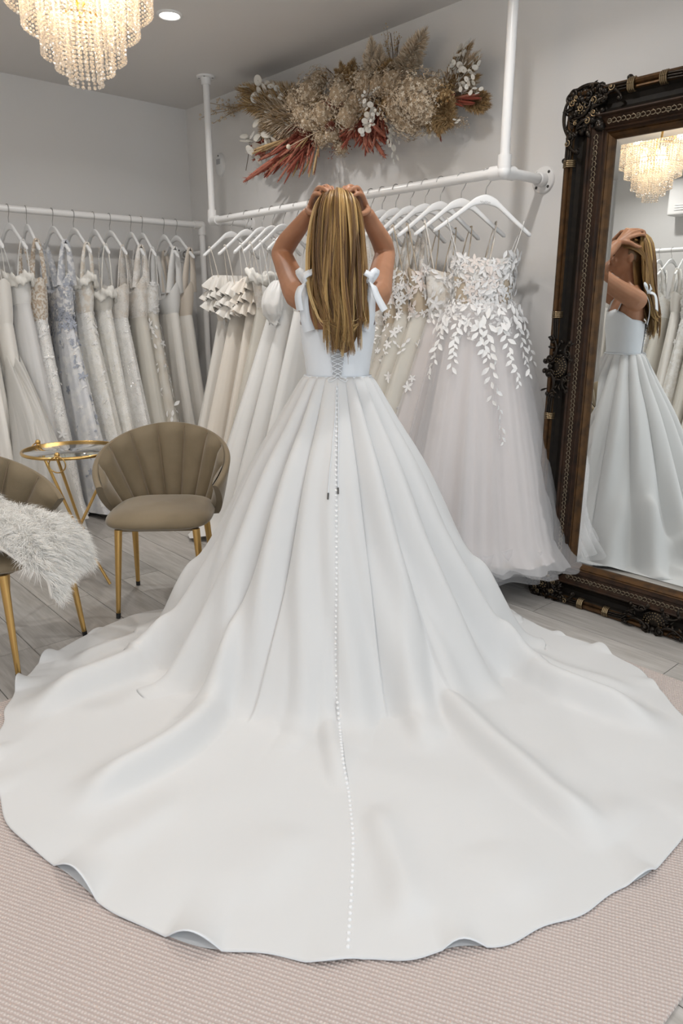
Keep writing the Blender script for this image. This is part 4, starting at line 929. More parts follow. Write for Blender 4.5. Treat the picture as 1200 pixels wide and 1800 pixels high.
for nm, (mt, prof_) in SEG.items():
    for a, b in (('bl', 'br'), ('br', 'tr'), ('tr', 'tl'), ('tl', 'bl')):
        mb = MB(); mb.grid([[frame_corner(d, y, c) for d, y in prof_] for c in (a, b)]); mb.build(nm, mt, mir, False)
mb = MB(); mb.box((0, .012, MH/2), (2*MW - .02, .012, MH - .02)); mb.build('backboard', M_fdark, mir, False)
for s in (-1, 1):
    mb = MB(); mb.box((s*.35, .0815, 2.02), (.05, .127, .02)); mb.build('wall_bracket', M_fdark, mir, False)
# bevelled glass
M_mirror = mat('silvered_glass', (0.90, 0.92, 0.91), 0.0, 1.0)
gx, gz0, gz1, bv = MW - .186, .186, MH - .186, .026
mb = MB(); o_ = [(-gx, 0, gz0), (gx, 0, gz0), (gx, 0, gz1), (-gx, 0, gz1)]; i_ = [(-gx+bv, -.0016, gz0+bv), (gx-bv, -.0016, gz0+bv), (gx-bv, -.0016, gz1-bv), (-gx+bv, -.0016, gz1-bv)]
mb.add(i_, [[0, 1, 2, 3]])
for k in range(4): mb.add([o_[k], o_[(k+1) % 4], i_[(k+1) % 4], i_[k]], [[0, 1, 2, 3]])
gl = mb.build('mirror_glass', M_mirror, mir, False); gl.location.y = -.004
# carving
def spiral(mb, c, r, turns, a0, d, th, y, shade=.5):
    n = int(14*turns)+4; q = np.linspace(0, 1, n); rad = r*(1-q*.82); a = a0 + d*q*turns*2*PI
    mb.tube(np.column_stack([c[0] + rad*np.cos(a) , np.full(n, y) - .006*q, c[1] + rad*np.sin(a)]), th*(1-.35*q), 7); mb.ball((c[0], y-.006, c[1]), th*1.5, 8, 6)
def cscroll(mb, a, b, bulge, th, y):
    a = np.array(a); b = np.array(b); m_ = (a+b)/2; d = b-a; L_ = np.linalg.norm(d); n = np.array([-d[1], d[0]])/L_
    p = bez([(a[0], y, a[1]), (m_[0]*.5+a[0]*.5+n[0]*bulge*.8, y-.006, m_[1]*.5+a[1]*.5+n[1]*bulge*.8), (m_[0]+n[0]*bulge, y-.008, m_[1]+n[1]*bulge), (m_[0]*.5+b[0]*.5+n[0]*bulge*.8, y-.006, m_[1]*.5+b[1]*.5+n[1]*bulge*.8), (b[0], y, b[1])], 16)
    mb.tube(p, np.concatenate([np.linspace(th*.6, th, 8), np.linspace(th, th*.6, 8)]), 7)
    sgn = 1 if bulge > 0 else -1; an = math.atan2(d[1], d[0])
    spiral(mb, a - n*sgn*.0 + n*(-sgn)*L_*.10, L_*.11, 1.2, an + sgn*PI/2, sgn, th*.8, y-.004); spiral(mb, b + n*(-sgn)*L_*.10, L_*.11, 1.2, an + sgn*PI/2, -sgn, th*.8, y-.004)
rc = random.Random(9)
def leafblob(mb, c, a, l, w, y):
    p = np.array([(c[0]+l*t*math.cos(a), y - .010*math.sin(t*PI), c[1]+l*t*math.sin(a)) for t in np.linspace(0, 1, 7)])
    mb.tube(p, w*np.sin(np.linspace(.25, PI-.05, 7))**.8, 6, True, flat=.6)
def corner(sx, sz):
    o = empty('corner_carving', (sx*MW, 0, MH if sz > 0 else 0)); o.parent = mir
    mb = MB(); hi = MB()
    f = lambda x, z: (-sx*x, -sz*z)         # inward coordinates
    for s0 in range(80):
        x, z = rc.uniform(.006, .145), rc.uniform(.006, .145); c = f(x, z); mb.ball((c[0], -.048, c[1]), (rc.uniform(.014, .022), .022, rc.uniform(.014, .022)), 9, 6)
    for s0 in range(80):
        x, z = rc.uniform(-.004, .155), rc.uniform(-.004, .155)
        if x > .10 and z > .10: continue
        c = f(x, z); 
        if rc.random() < .5: mb.ball((c[0], -.060, c[1]), (rc.uniform(.006, .014), .012, rc.uniform(.006, .014)), 7, 5)
        else: leafblob(mb, c, rc.uniform(0, 6.28), rc.uniform(.02, .045), rc.uniform(.005, .009), -.064)
    for a, b, bu in (((.012, .012), (.012, .165), .020), ((.012, .012), (.165, .012), -.020), ((.03, .10), (.10, .03), .03), ((.045, .155), (.115, .115), -.02), ((.155, .045), (.115, .115), .02), ((.02, .16), (.055, .225), .012), ((.16, .02), (.225, .055), -.012)):
        cscroll(mb, f(*a), f(*b), bu*(-1 if sx*sz > 0 else 1)*-1, .0075, -.064)
    for x, z in ((.03, .045), (.045, .03), (.10, .12), (.125, .095), (.02, .19), (.19, .02), (.07, .07), (.05, .12), (.12, .05)):
        c = f(x, z); spiral(hi, c, rc.uniform(.009, .014), 1.3, rc.uniform(0, 6), rc.choice((-1, 1)), .0026, -.080)
    for k in range(9):
        a = rc.uniform(0, 6.28); c = f(.07 + .018*math.cos(k*.7), .07 + .018*math.sin(k*.7)); hi.ball((c[0], -.078, c[1]), .0035, 6, 5)
    # flutes and knotted ties running out along both arms
    for ax in (0, 1):
        for k in range(3):
            u = .012 + k*.010; a, b = (u, .17), (u, .255)
            if ax: a, b = a[::-1], b[::-1]
            a, b = f(*a), f(*b); mb.tube([(a[0], -.068, a[1]), (b[0], -.070, b[1])], .0042, 6)
        c = (.022, .262) if not ax else (.262, .022); c = f(*c)
        for k in range(4):
            e = (k-1.5)*.007; cc = (c[0] + (e if ax else 0), c[1] + (0 if ax else e)); q = np.linspace(0, 2*PI, 10)
            if ax: P = np.column_stack([np.full(10, cc[0]), -.055 - .022*np.cos(q), cc[1] + .024*np.sin(q)])
            else: P = np.column_stack([cc[0] + .024*np.sin(q), -.055 - .022*np.cos(q), np.full(10, cc[1])])
            hi.tube(P, .0036, 6, False)
        kn = f(-.006, .245) if not ax else f(.245, -.006); mb.ball((kn[0], -.045, kn[1]), (.012, .016, .012), 8, 6)
    mb.build('scrollwork', M_forn2, o); hi.build('gilt_detail', M_fhi2, o)['kind'] = 'stuff'
M_forn2 = mat('blackened_bronze', (0.014, 0.010, 0.007), 0.36, 0.6, noise=(50, (0.045, 0.032, 0.02), (1, 1, 1), .5, .72))
M_fhi2 = mat('rubbed_gilt', (0.26, 0.19, 0.11), 0.35, 0.85)
for sx in (-1, 1):
    for sz in (-1, 1): corner(sx, sz)
def cartouche(cx, cz, rot):
    o = empty('cartouche', (cx, 0, cz)); o.parent = mir; o.rotation_euler = (0, rot, 0)
    mb = MB(); hi = MB()                      # built for the bottom rail: long axis x, outward = -z
    for s in (-1, 1):
        cscroll(mb, (s*.02, -.05), (s*.115, -.028), s*.03, .0065, -.072); cscroll(mb, (s*.03, .055), (s*.10, .045), -s*.018, .0055, -.072)
        spiral(mb, (s*.032, -.036), .020, 1.5, PI/2, s, .0055, -.076); spiral(mb, (s*.055, .040), .016, 1.4, 0, -s, .0045, -.076)
        for k in range(3): mb.tube([(s*.115, -.068, -.018 - .009*k), (s*.20, -.068, -.022 - .009*k)], .004, 6)
        for k in range(4):
            q = np.linspace(0, 2*PI, 10); hi.tube(np.column_stack([np.full(10, s*(.205 + .007*k)), -.055 - .022*np.cos(q), -.032 + .022*np.sin(q)]), .0034, 6, False)
        for k in range(14): leafblob(mb, (s*rc.uniform(.04, .13), rc.uniform(-.05, .05)), rc.uniform(0, 6.28), rc.uniform(.02, .04), rc.uniform(.005, .008), -.066)
    mb.ball((0, -.055, 0), (.055, .018, .042), 18, 10)
    for rr_, n_ in ((.046, 15), (.034, 12), (.022, 8)):
        for k in range(n_):
            a = PI*(-.05 + 1.1*k/(n_-1)); hi.ball((rr_*math.cos(a), -.074 + rr_*.12, -.012 + rr_*math.sin(a)), .0028, 6, 5)
    mb.ball((0, -.075, -.035), (.012, .012, .012)); mb.build('scrollwork', M_forn2, o); hi.build('gilt_detail', M_fhi2, o)['kind'] = 'stuff'
cartouche(0, .055, 0); cartouche(-MW + .055, MH/2, PI/2); cartouche(0, MH - .055, PI); cartouche(MW - .055, MH/2, -PI/2)
M_chain = mat('pale_rubbed_gilt', (.20, .16, .11), .42, .7)
# small scroll chain on the inner band, all round
def chain(p0, p1, name='scroll_chain'):
    p0 = np.array(p0); p1 = np.array(p1); L_ = np.linalg.norm(p1-p0); n = int(L_/.019); d = (p1-p0)/L_; nn = np.array([-d[1], d[0]]); mb = MB()
    for k in range(n):
        c = p0 + d*(k+.5)*L_/n; s = 1 if k % 2 else -1
        q = np.linspace(-.7*PI, .75*PI, 9); rad = .0098
        x = c[0] + d[0]*rad*np.cos(q) + nn[0]*s*(rad*.75*np.sin(q)); z = c[1] + d[1]*rad*np.cos(q) + nn[1]*s*(rad*.75*np.sin(q))
        mb.tube(np.column_stack([x, np.full(9, -.0535), z]), .0020, 5)
        e = c + nn*s*.009; mb.ball((e[0], -.054, e[1]), .0030, 6, 4)
        if k % 6 == 0:
            for j in (-1, 0, 1): e = c + d*j*.006; mb.ball((e[0], -.056, e[1]), .0026, 6, 4)
    o = mb.build(name, M_chain, mir); o['kind'] = 'stuff'
i0 = .130
chain((-MW+i0, .17), (-MW+i0, MH-.17)); chain((MW-i0, .17), (MW-i0, MH-.17)); chain((-MW+.17, i0), (MW-.17, i0)); chain((-MW+.17, MH-i0), (MW-.17, MH-i0)); 
o = None

# ================================================================== CHAIRS
def velvet():
    m = mat('taupe_velvet', (0.190, 0.145, 0.086), 0.75, sheen=0.4, noise=(7, (0.23, 0.178, 0.110)), bump=(260, .05)); return m
M_vel = velvet()
M_pipe_v = mat('velvet_piping', (0.26, 0.19, 0.12), .6, sheen=.5)
def chair(loc, rz, label):
    c = empty('tub_chair', loc, rz, label, 'chair', 'taupe velvet tub chairs')
    NCH = 9
    def shell(s, v, off):
        th = s*R_(82 + 40*v**.9); zt = .785 - .215*abs(s)**1.75; z0 = .395
        z = z0 + v*(zt-z0); r = .205 + .062*v**.9 + off
        y = r*math.cos(th)*1.02; x = r*math.sin(th)*1.06
        return np.array([x, y + .02, z])
    mb = MB(); sv = np.linspace(-1, 1, 61)
    P = []
    for s in sv:
        row = [shell(s, v, -.008) for v in np.linspace(0, .965, 10)] + [shell(s, .985, -.006), shell(s, 1.0, .006), shell(s, .985, .016)] + [shell(s, v, .020) for v in np.linspace(.96, 0, 10)]
        P.append(row)
    mb.grid(P, False, True)
    for i in (0, -1):
        P_ = np.array(P[i]); n = len(P_); h = n//2
        mb.add(P_, [[k, k+1, n-2-k, n-1-k] if i else [n-1-k, n-2-k, k+1, k] for k in range(h)])
    back = mb.build('backrest', M_vel, c)
    for k in range(NCH):
        a, b = -1 + 2*k/NCH, -1 + 2*(k+1)/NCH; mb = MB(); G = []
        for q in np.linspace(0, 1, 9):
            bul = .026*math.sin(PI*q)**.55; s = a + (b-a)*q
            G.append([shell(s, v, -.007 - bul*min(1, max(0, 1.004-v)*9)**.6*min(1, v*6+.3)) for v in np.linspace(.10, 1.002, 16)])
        mb.grid(G); mb.build('channel', M_vel, back)
        if k:
            mb = MB(); mb.tube([shell(a, v, -.0085) for v in np.linspace(.1, .985, 14)], .0020, 6); mb.build('seam', M_pipe_v, back)
    # rounded cushion seat
    mb = MB(); G = []
    for v in np.linspace(0, PI, 13):
        row = []
        for t in np.linspace(0, 2*PI, 56, endpoint=False):
            e = .52; cx_, sy_ = math.cos(t), math.sin(t); x = math.copysign(abs(cx_)**e, cx_); y = math.copysign(abs(sy_)**e, sy_)
            k = math.sin(v)**.36 if 1e-3 < v < PI-1e-3 else 1e-4
            row.append((x*.228*k*(1 - .06*max(0, y)), y*.218*k - .045, .428 + .045*math.cos(v)*(1 if v < PI/2 else .7) + (.010*(1-k) if v < PI/2 else 0)))
        G.append(row)
    mb.grid(G, False, True, flip=True); mb.build('seat', M_vel, c)
    mb = MB(); mb.box((0, -.03, .392), (.34, .30, .02)); bevel(mb.build('seat_base', M_vel, c, False), .006)
    for sx in (-1, 1):
        for (y0, y1) in ((-.185, -.215), (.11, .17)):
            mb = MB(); mb.tube([(sx*.165, y0, .395), (sx*.188, y1, .022)], [.0165, .0095], 14); lg = mb.build('leg', M_gold, c)
            mb = MB(); mb.tube([(sx*.188, y1, .024), (sx*.1895, y1 + (y1-y0)*.06, .0)], [.0105, .0100], 12); mb.build('foot_cap', M_blackcap, lg)
    return c
chair(rf(-.800, 3.10), AZ + R_(3), 'taupe velvet shell chair standing between the glass table and the bridal skirt')
chair(rf(-1.325, 2.58), AZ + R_(72), 'taupe velvet chair cut off at the left edge, covered by a fluffy throw')

# ================================================================== SIDE TABLE
tb = empty('side_table', rf(-1.283, 3.33), AZ, 'small round glass side table on crossed brass legs with rings', 'side table')
TR, TZ = .220, .660
mb = MB(); mb.lathe([(TR-.007, TZ-.006), (TR+.003, TZ-.006), (TR+.005, TZ), (TR+.003, TZ+.007), (TR-.007, TZ+.007), (TR-.007, TZ-.006)], 64); mb.build('rim', M_gold, tb)
M_tglass = tulle_mat('table_glass', (.80, .84, .83), .12)
M_tg = bpy.data.materials.new('table_glass_gloss'); M_tg.use_nodes = True
_n = M_tg.node_tree.nodes; _l = M_tg.node_tree.links; _n.remove(_n['Principled BSDF']); _t = _n.new('ShaderNodeBsdfTransparent'); _t.inputs[0].default_value = (.93, .96, .95, 1); _g = _n.new('ShaderNodeBsdfGlossy'); _g.inputs['Roughness'].default_value = .03; _f = _n.new('ShaderNodeFresnel'); _f.inputs[0].default_value = 1.22; _m = _n.new('ShaderNodeMixShader')
_l.new(_f.outputs[0], _m.inputs[0]); _l.new(_t.outputs[0], _m.inputs[1]); _l.new(_g.outputs[0], _m.inputs[2]); _l.new(_m.outputs[0], _n['Material Output'].inputs[0])
mb = MB(); mb.lathe([(.0005, TZ+.006), (TR-.008, TZ+.006), (TR-.008, TZ-.001), (.0005, TZ-.001)], 48); mb.build('glass_top', M_tg, tb)
for k, a in enumerate((R_(-85), R_(33), R_(153))):
    d = np.array([math.cos(a), math.sin(a), 0]); top = d*(TR+.002) + (0, 0, TZ+.004)
    foot = -d*.21*np.array([1, 1, 0]); foot = np.array([-d[0]*.17, -d[1]*.17, .009]); tw = np.array([-d[1], d[0], 0])*.012
    mb = MB(); mb.tube([top, tw + (0, 0, .27), foot], .0072, 10); lg = mb.build('leg', M_gold, tb)
    mb = MB(); mb.ball(top + (0, 0, .016), .0125, 12, 8); mb.ball(top, .011, 10, 7); mb.build('finial', M_gold, tb)
    q = np.linspace(0, 2*PI, 30); t2 = np.array([-d[1], d[0], 0]); c0 = top + d*.012 + (0, 0, -.026)
    mb = MB(); mb.tube([c0 + .036*(math.cos(v)*t2 + math.sin(v)*np.array([0, 0, 1])) for v in q], .0030, 8, False); mb.build('ring', M_gold, tb)
mb = MB(); mb.lathe([(.022, .262), (.025, .27), (.022, .278), (.018, .27), (.022, .262)], 24); mb.build('collar', M_gold, tb)

# ================================================================== FLUFFY THROW
M_fur = shade_mat('ivory_sheepskin', [(0, (0.78, 0.73, 0.65)), (.5, (0.90, 0.88, 0.84)), (1, (0.95, 0.945, 0.93))], 0.7, .2, sheen=.3)
fur = empty('sheepskin_throw', rf(-1.325, 2.50, 0), AZ, 'long haired white sheepskin draped over the chair at the left edge', 'throw')
spn = bez([(-.34, .05, .70), (-.20, .02, .735), (-.08, -.005, .665), (.03, -.02, .590), (.15, -.03, .560), (.25, -.05, .530), (.318, -.06, .475), (.332, -.06, .40)], 40)
def fur_pt(u, v):                           # u along, v across -1..1
    k = u*39; i = min(38, int(k)); p = spn[i]*(1-(k-i)) + spn[i+1]*(k-i)
    w = np.interp(u, [0, .2, .5, .8, 1], [.16, .20, .215, .20, .16])
    drop = .050*abs(v)**2.4 ; bulge = .020*math.sin(u*15+v*4)*math.sin(v*5+u*6)
    return p + np.array([bulge*.4, w*v*(1 - .10*v*v), -drop + bulge])
mb = MB(); mb.grid([[fur_pt(u, v) for v in np.linspace(-1, 1, 26)] for u in np.linspace(0, 1, 40)], shade=.3); hide = mb.build('hide', M_fur, fur, shade=True); so = hide.modifiers.new('thick', 'SOLIDIFY'); so.thickness = .01
r = random.Random(4); V_ = []; F_ = []; A_ = []; nv = 0
for i in range(46000):
    u, v = r.random(), r.uniform(-1, 1); e = .01
    p = fur_pt(u, v); du = fur_pt(min(1, u+e), v) - fur_pt(max(0, u-e), v); dv = fur_pt(u, min(1, v+e)) - fur_pt(u, max(-1, v-e)); n = np.cross(du, dv); n /= np.linalg.norm(n)+1e-9
    if n[2] < 0 and u < .85: n = -n
    cl = np.array([math.sin(u*37+v*11), math.sin(v*23-u*17), math.sin(u*21+v*31)])*.55
    ed = max(0, (abs(v)-.8)/.2); fl = np.array([.25+.5*u, math.copysign(.5*ed, v), -.35 - .5*ed - (.6 if u > .85 else 0)])
    d0 = n*.85 + cl*.45 + fl*.5 + np.array([r.gauss(0, .30) for _ in range(3)]); d0 /= np.linalg.norm(d0)
    Ln = r.uniform(.035, .066); cw = np.array([math.sin(u*61+v*37), math.cos(v*53-u*29), 0])*.9; d1 = d0*.8 + np.array([0, 0, -1.05]) + cl*.4 + cw; d1 /= np.linalg.norm(d1)
    p1 = p + d0*Ln*.5; p2 = p1 + (d0*.5+d1*.5)*Ln*.35; p3 = p2 + d1*Ln*.40
    sd = np.cross(d0, (r.gauss(0, 1), r.gauss(0, 1), r.gauss(0, 1))); sd /= np.linalg.norm(sd)+1e-9; w = r.uniform(.0004, .0008)
    V_ += [p - sd*w, p + sd*w, p1 - sd*w, p1 + sd*w, p2 - sd*w*.7, p2 + sd*w*.7, p3]; sh = min(1, max(0, r.gauss(.62, .2))); A_ += [sh]*7
    F_.append(nv); nv += 7
b_ = np.array(F_)[:, None]; mb = MB(); mb.V = [np.array(V_)]; mb.n = nv; mb.A = [np.array(A_)]
mb.F = [np.concatenate([b_ + [0, 1, 3, 2], b_ + [2, 3, 5, 4]]), b_ + [4, 5, 6]]
o = mb.build('fleece', M_fur, fur, shade=True); o['kind'] = 'stuff'

# ================================================================== CHANDELIER
cR, cF = -.767, 2.414
ch = empty('chandelier', rf(cR, cF, 0), 0, 'tiered crystal bead chandelier hanging from the ceiling, glowing warmly', 'chandelier')
M_cry = bpy.data.materials.new('crystal_bead'); M_cry.use_nodes = True
_n = M_cry.node_tree.nodes; _l = M_cry.node_tree.links; _n.remove(_n['Principled BSDF'])
_t = _n.new('ShaderNodeBsdfTransparent'); _t.inputs[0].default_value = (.95, .93, .90, 1); _g = _n.new('ShaderNodeBsdfGlossy'); _g.inputs['Roughness'].default_value = .12; _d = _n.new('ShaderNodeBsdfTranslucent'); _d.inputs[0].default_value = (.95, .90, .84, 1); _m = _n.new('ShaderNodeMixShader'); _m.inputs[0].default_value = .48; _m2 = _n.new('ShaderNodeMixShader'); _m2.inputs[0].default_value = .75
_l.new(_g.outputs[0], _m.inputs[1]); _l.new(_d.outputs[0], _m.inputs[2]); _l.new(_t.outputs[0], _m2.inputs[1]); _l.new(_m.outputs[0], _m2.inputs[2]); _l.new(_m2.outputs[0], _n['Material Output'].inputs[0])
ico = [(0, 0, 1)] + [(.894*math.cos(a), .894*math.sin(a), .447) for a in np.arange(5)*2*PI/5] + [(.894*math.cos(a), .894*math.sin(a), -.447) for a in (np.arange(5)+.5)*2*PI/5] + [(0, 0, -1)]
icf = [[0, 1+k, 1+(k+1) % 5] for k in range(5)] + [[1+k, 6+k, 1+(k+1) % 5] for k in range(5)] + [[6+k, 6+(k+1) % 5, 1+(k+1) % 5] for k in range(5)] + [[11, 6+(k+1) % 5, 6+k] for k in range(5)]
TIERS = [(.232, 2.44, 2.235), (.205, 2.40, 2.150), (.163, 2.34, 2.085), (.118, 2.27, 2.025), (.082, 2.20, 1.985), (.047, 2.13, 1.945)]
rb_ = .0049; st_ = .0116
for (rad, zt, zb) in TIERS:
    n = int(2*PI*rad/.0165); nb_ = int((zt-zb)/st_); Ms = []
    for k in range(n):
        a = 2*PI*k/n
        for j in range(nb_+1):
            q = j/nb_; bow = .012*math.sin(q*PI)**.8
            Ms.append(xform((rad*math.cos(a)*(1+bow), rad*math.sin(a)*(1+bow), zt - j*st_), (0, 0, 1), None, rb_*(1.28 if j == nb_ else 1), (k*.7+j) % 6))
    mb = MB(); mb.many(ico, icf, Ms); t = mb.build('bead_tier', M_cry, ch, False); t['kind'] = 'stuff'
    mb = MB(); q = np.linspace(0, 2*PI, 60); mb.tube(np.column_stack([rad*np.cos(q), rad*np.sin(q), np.full(60, zt+.004)]), .004, 8, False); mb.build('hoop', M_gold, ch)
mb = MB()
for a in np.arange(6)*PI/3: mb.tube([(0, 0, 2.46), (.232*math.cos(a), .232*math.sin(a), 2.445)], .004, 6); mb.tube([(0, 0, 2.15), (.2*math.cos(a), .2*math.sin(a), 2.404)], .003, 6)
mb.tube([(0, 0, 2.13), (0, 0, CEIL-.02)], .007, 10); mb.build('stem', M_gold, ch)
mb = MB(); mb.lathe([(.0005, CEIL-.035), (.03, CEIL-.034), (.055, CEIL-.02), (.06, CEIL)], 30); mb.build('ceiling_rose', M_gold, ch)
M_bulb = mat('warm_bulb', (1, .9, .75), .5, emit=((1.0, .78, .50), 9))
for k in range(6):
    a = k*PI/3 + .3; rr_ = .135 if k % 2 else .06; z = 2.36 if k % 2 else 2.24
    mb = MB(); mb.ball((rr_*math.cos(a), rr_*math.sin(a), z), (.014, .014, .022), 12, 8); mb.build('bulb', M_bulb, ch)
    ld = bpy.data.lights.new('bulb_light', 'POINT'); ld.energy = 2.1; ld.color = (1.0, .80, .56); ld.shadow_soft_size = .02
    lo = bpy.data.objects.new('bulb_light', ld); COL.objects.link(lo); lo.parent = ch; lo.location = (rr_*math.cos(a)*1.05, rr_*math.sin(a)*1.05, z - .035)

# ================================================================== DRIED FLOWERS
fl = empty('dried_flower_installation', at_Y(640, 190, 0.0), 0, 'wall-hung spray of dried beige, rust and white flowers under the ceiling', 'flower arrangement')
O_ = np.array(fl.location)
M_beige = shade_mat('dried_beige', [(0, (.40, .29, .18)), (.5, (.64, .51, .37)), (1, (.80, .71, .58))], .85, .15)
M_tan = shade_mat('dried_tan', [(0, (.24, .145, .065)), (.5, (.44, .29, .14)), (1, (.60, .44, .25))], .85, .15)
M_rust = shade_mat('dried_rust', [(0, (.14, .035, .025)), (.5, (.33, .085, .055)), (1, (.50, .24, .17))], .8, .2)
M_lun = shade_mat('lunaria_disc', [(0, (.70, .66, .58)), (1, (.88, .86, .81))], .45, .4)
M_twig = mat('brown_twig', (.11, .07, .045), .8)
def plume(seed, n=280, spread=.15, start=.30, flu=.15):
    r = random.Random(seed); m = MB(); m.tube(bez([(0, 0, 0), (.01, .01, .5), (r.uniform(-.05, .05), r.uniform(-.05, .05), 1)], 8), .007, 5, shade=.2)
    for i in range(n):
        t = start + (1-start)*r.random()**.8; a = r.uniform(0, 6.28); rad = spread*math.sin(min(1, (t-start)/(1-start)*.9+.12)*PI)**.7 + .02
        p0 = np.array([0, 0, t-.06]); d = np.array([math.cos(a)*rad, math.sin(a)*rad, flu*r.uniform(.5, 1.3)]); p1 = p0 + d*.6 + (0, 0, .02); p2 = p0 + d
        sd = np.cross(d, (r.gauss(0, 1), r.gauss(0, 1), r.gauss(0, 1))); sd = sd/(np.linalg.norm(sd)+1e-9)*r.uniform(.0016, .0045)
        m.add([p0, p1-sd, p1+sd, p2], [[0, 1, 3], [0, 3, 2]], shade=r.uniform(.15, 1))
    return m.mesh('plume', False, True)
def hydrangea(seed, n=430):
    r = random.Random(seed); m = MB(); Ms = []; sh = []
    for i in range(n):
        a = r.uniform(0, 6.28); c = r.uniform(-.75, 1); s_ = math.sqrt(1-c*c); d = np.array([s_*math.cos(a), s_*math.sin(a), c]); k = r.uniform(.66, 1.24)
        b = r.uniform(0, 6.28); s0 = r.uniform(.1, 1)
        for j in range(4): Ms.append(xform(d*k, d + np.array([r.gauss(0, .25), r.gauss(0, .25), r.gauss(0, .25)]), None, .115*r.uniform(.7, 1.25), b + j*PI/2)); sh.append(s0)
    m.many(pv[[0, 2, 6, 8, 12, 14]]*np.array([1.2, 1, 2]), [[0, 1, 3, 2], [2, 3, 5, 4]], Ms, sh); m.ball((0, 0, 0), .76, 12, 8, shade=.2)
    return m.mesh('hydrangea', False, True)
def lunaria(seed, n=9):
    r = random.Random(seed); m = MB(); m.tube([(0, 0, 0), (.02, 0, .5), (0, .02, 1)], .006, 5, shade=0)
    for i in range(n):
        t = .25 + .75*i/(n-1); a = i*2.4 + r.uniform(-.4, .4); c = np.array([.11*math.cos(a), .11*math.sin(a), t]); m.tube([(0, 0, t-.08), c], .003, 4, shade=0)
        nrm = np.array([r.gauss(0, .6), -1, r.gauss(0, .5)]); X_ = xform(c, nrm, None, 1); q = np.linspace(0, 2*PI, 14, endpoint=False)
        V = [np.array([0, 0, .006])] + [np.array([.088*math.cos(v), .118*math.sin(v), 0]) for v in q] + [np.array([.072*math.cos(v), .098*math.sin(v), .003]) for v in q]
        V = [X_[:, :3] @ v + X_[:, 3] for v in V]
        s0 = r.uniform(.3, 1); m.add(V, [[0, 15+k, 15+(k+1) % 14] for k in range(14)], s0); m.add(V, [[1+k, 1+(k+1) % 14, 15+(k+1) % 14, 15+k] for k in range(14)], max(0, s0-.35)); m.ball(X_[:, 3], (.018, .012, .022), 6, 4, shade=0)
    return m.mesh('lunaria', False, True)
def spike(seed):
    r = random.Random(seed); m = MB(); b = r.uniform(-.08, .08); p = bez([(0, 0, 0), (b*.4, b*.3, .5), (b, b, 1)], 14); t = np.linspace(0, 1, 14)
    m.tube(p, np.where(t < .5, .005, .005 + .020*np.sin(np.clip((t-.5)/.5, 0, 1)*PI)**.6), 6, shade=np.repeat(np.clip(.25+.5*t, 0, 1), 6) if False else r.uniform(.2, .9))
    for i in range(40):
        t0 = r.uniform(.55, .98); a = r.uniform(0, 6.28); c = p[int(t0*13)]; d = np.array([math.cos(a)*.05, math.sin(a)*.05, .06]); sd = np.array([-math.sin(a), math.cos(a), 0])*.006
        m.add([c-sd, c+sd, c+d], [[0, 1, 2]], r.uniform(.2, 1))
    return m.mesh('grass_spike', False, True)
def spray(seed, n=60):
    r = random.Random(seed); m = MB()
    for b in range(7):
        a = r.uniform(0, 6.28); k = r.uniform(.06, .26); e = np.array([k*math.cos(a), k*math.sin(a), r.uniform(.75, 1.05)]); st = np.array([0, 0, r.uniform(.1, .5)]); m.tube(bez([st, st*.5+e*.5+(0, 0, .05), e], 6), .004, 4, shade=.05)
        for j in range(n//7):
            t = r.uniform(.4, 1.05); c = st + (e-st)*t + np.array([r.gauss(0, .035), r.gauss(0, .035), r.gauss(0, .03)]); m.ball(c, r.uniform(.010, .022), 5, 4, shade=r.uniform(.3, 1))
    m.tube([(0, 0, 0), (0, 0, .5)], .006, 4, shade=0); return m.mesh('berry_spray', False, True)
LIB = {'plume': [plume(k) for k in range(3)], 'soft': [plume(10+k, 560, .30, .15, .12) for k in range(2)], 'hyd': [hydrangea(20+k) for k in range(3)], 'lun': [lunaria(30+k) for k in range(3)], 'spike': [spike(40+k) for k in range(4)], 'spray': [spray(50+k) for k in range(3)]}
NMS = {'plume': 'grass_plume', 'soft': 'pampas_plume', 'hyd': 'hydrangea_head', 'lun': 'lunaria_stem', 'spike': 'grass_spike', 'spray': 'berry_spray'}
cache = {}
def mesh_of(kind, k, mt):
    key = (kind, k, mt.name)
    if key not in cache: e = LIB[kind][k].copy(); e.materials.clear(); e.materials.append(mt); cache[key] = e
    return cache[key]
rq = random.Random(12); cnt = [0]
def put(kind, mt, a, b, ya, yb, wid=1.0):
    """from pixel a (depth ya off the wall) to pixel b (depth yb)"""
    A = np.array(at_Y(a[0], a[1], -ya)); B = np.array(at_Y(b[0], b[1], -yb)); B[2] = min(B[2], CEIL - .03); d = B-A; L_ = np.linalg.norm(d); cnt[0] += 1
    inst(NMS[kind], mesh_of(kind, cnt[0] % len(LIB[kind]), mt), fl, m4(xform(A - O_, d, (math.cos(cnt[0]*1.9), math.sin(cnt[0]*1.3), .3), (L_*wid, L_*wid, L_))))
def head(mt, c, y, rad):
    A = np.array(at_Y(c[0], c[1], -y)); cnt[0] += 1; inst('hydrangea_head', mesh_of('hyd', cnt[0] % 3, mt), fl, m4(xform(A - O_, (-.55 + rq.uniform(-.3, .3), -.8, rq.uniform(-.2, .4)), None, rad)))
# green foam core behind
mb = MB(); sp_ = [np.array(at_Y(x, y, -.06)) - O_ for x, y in ((480, 215), (560, 200), (640, 190), (720, 180), (800, 165))]; mb.tube(bez(sp_, 14), .045, 10); mb.build('moss_core', M_twig, fl)
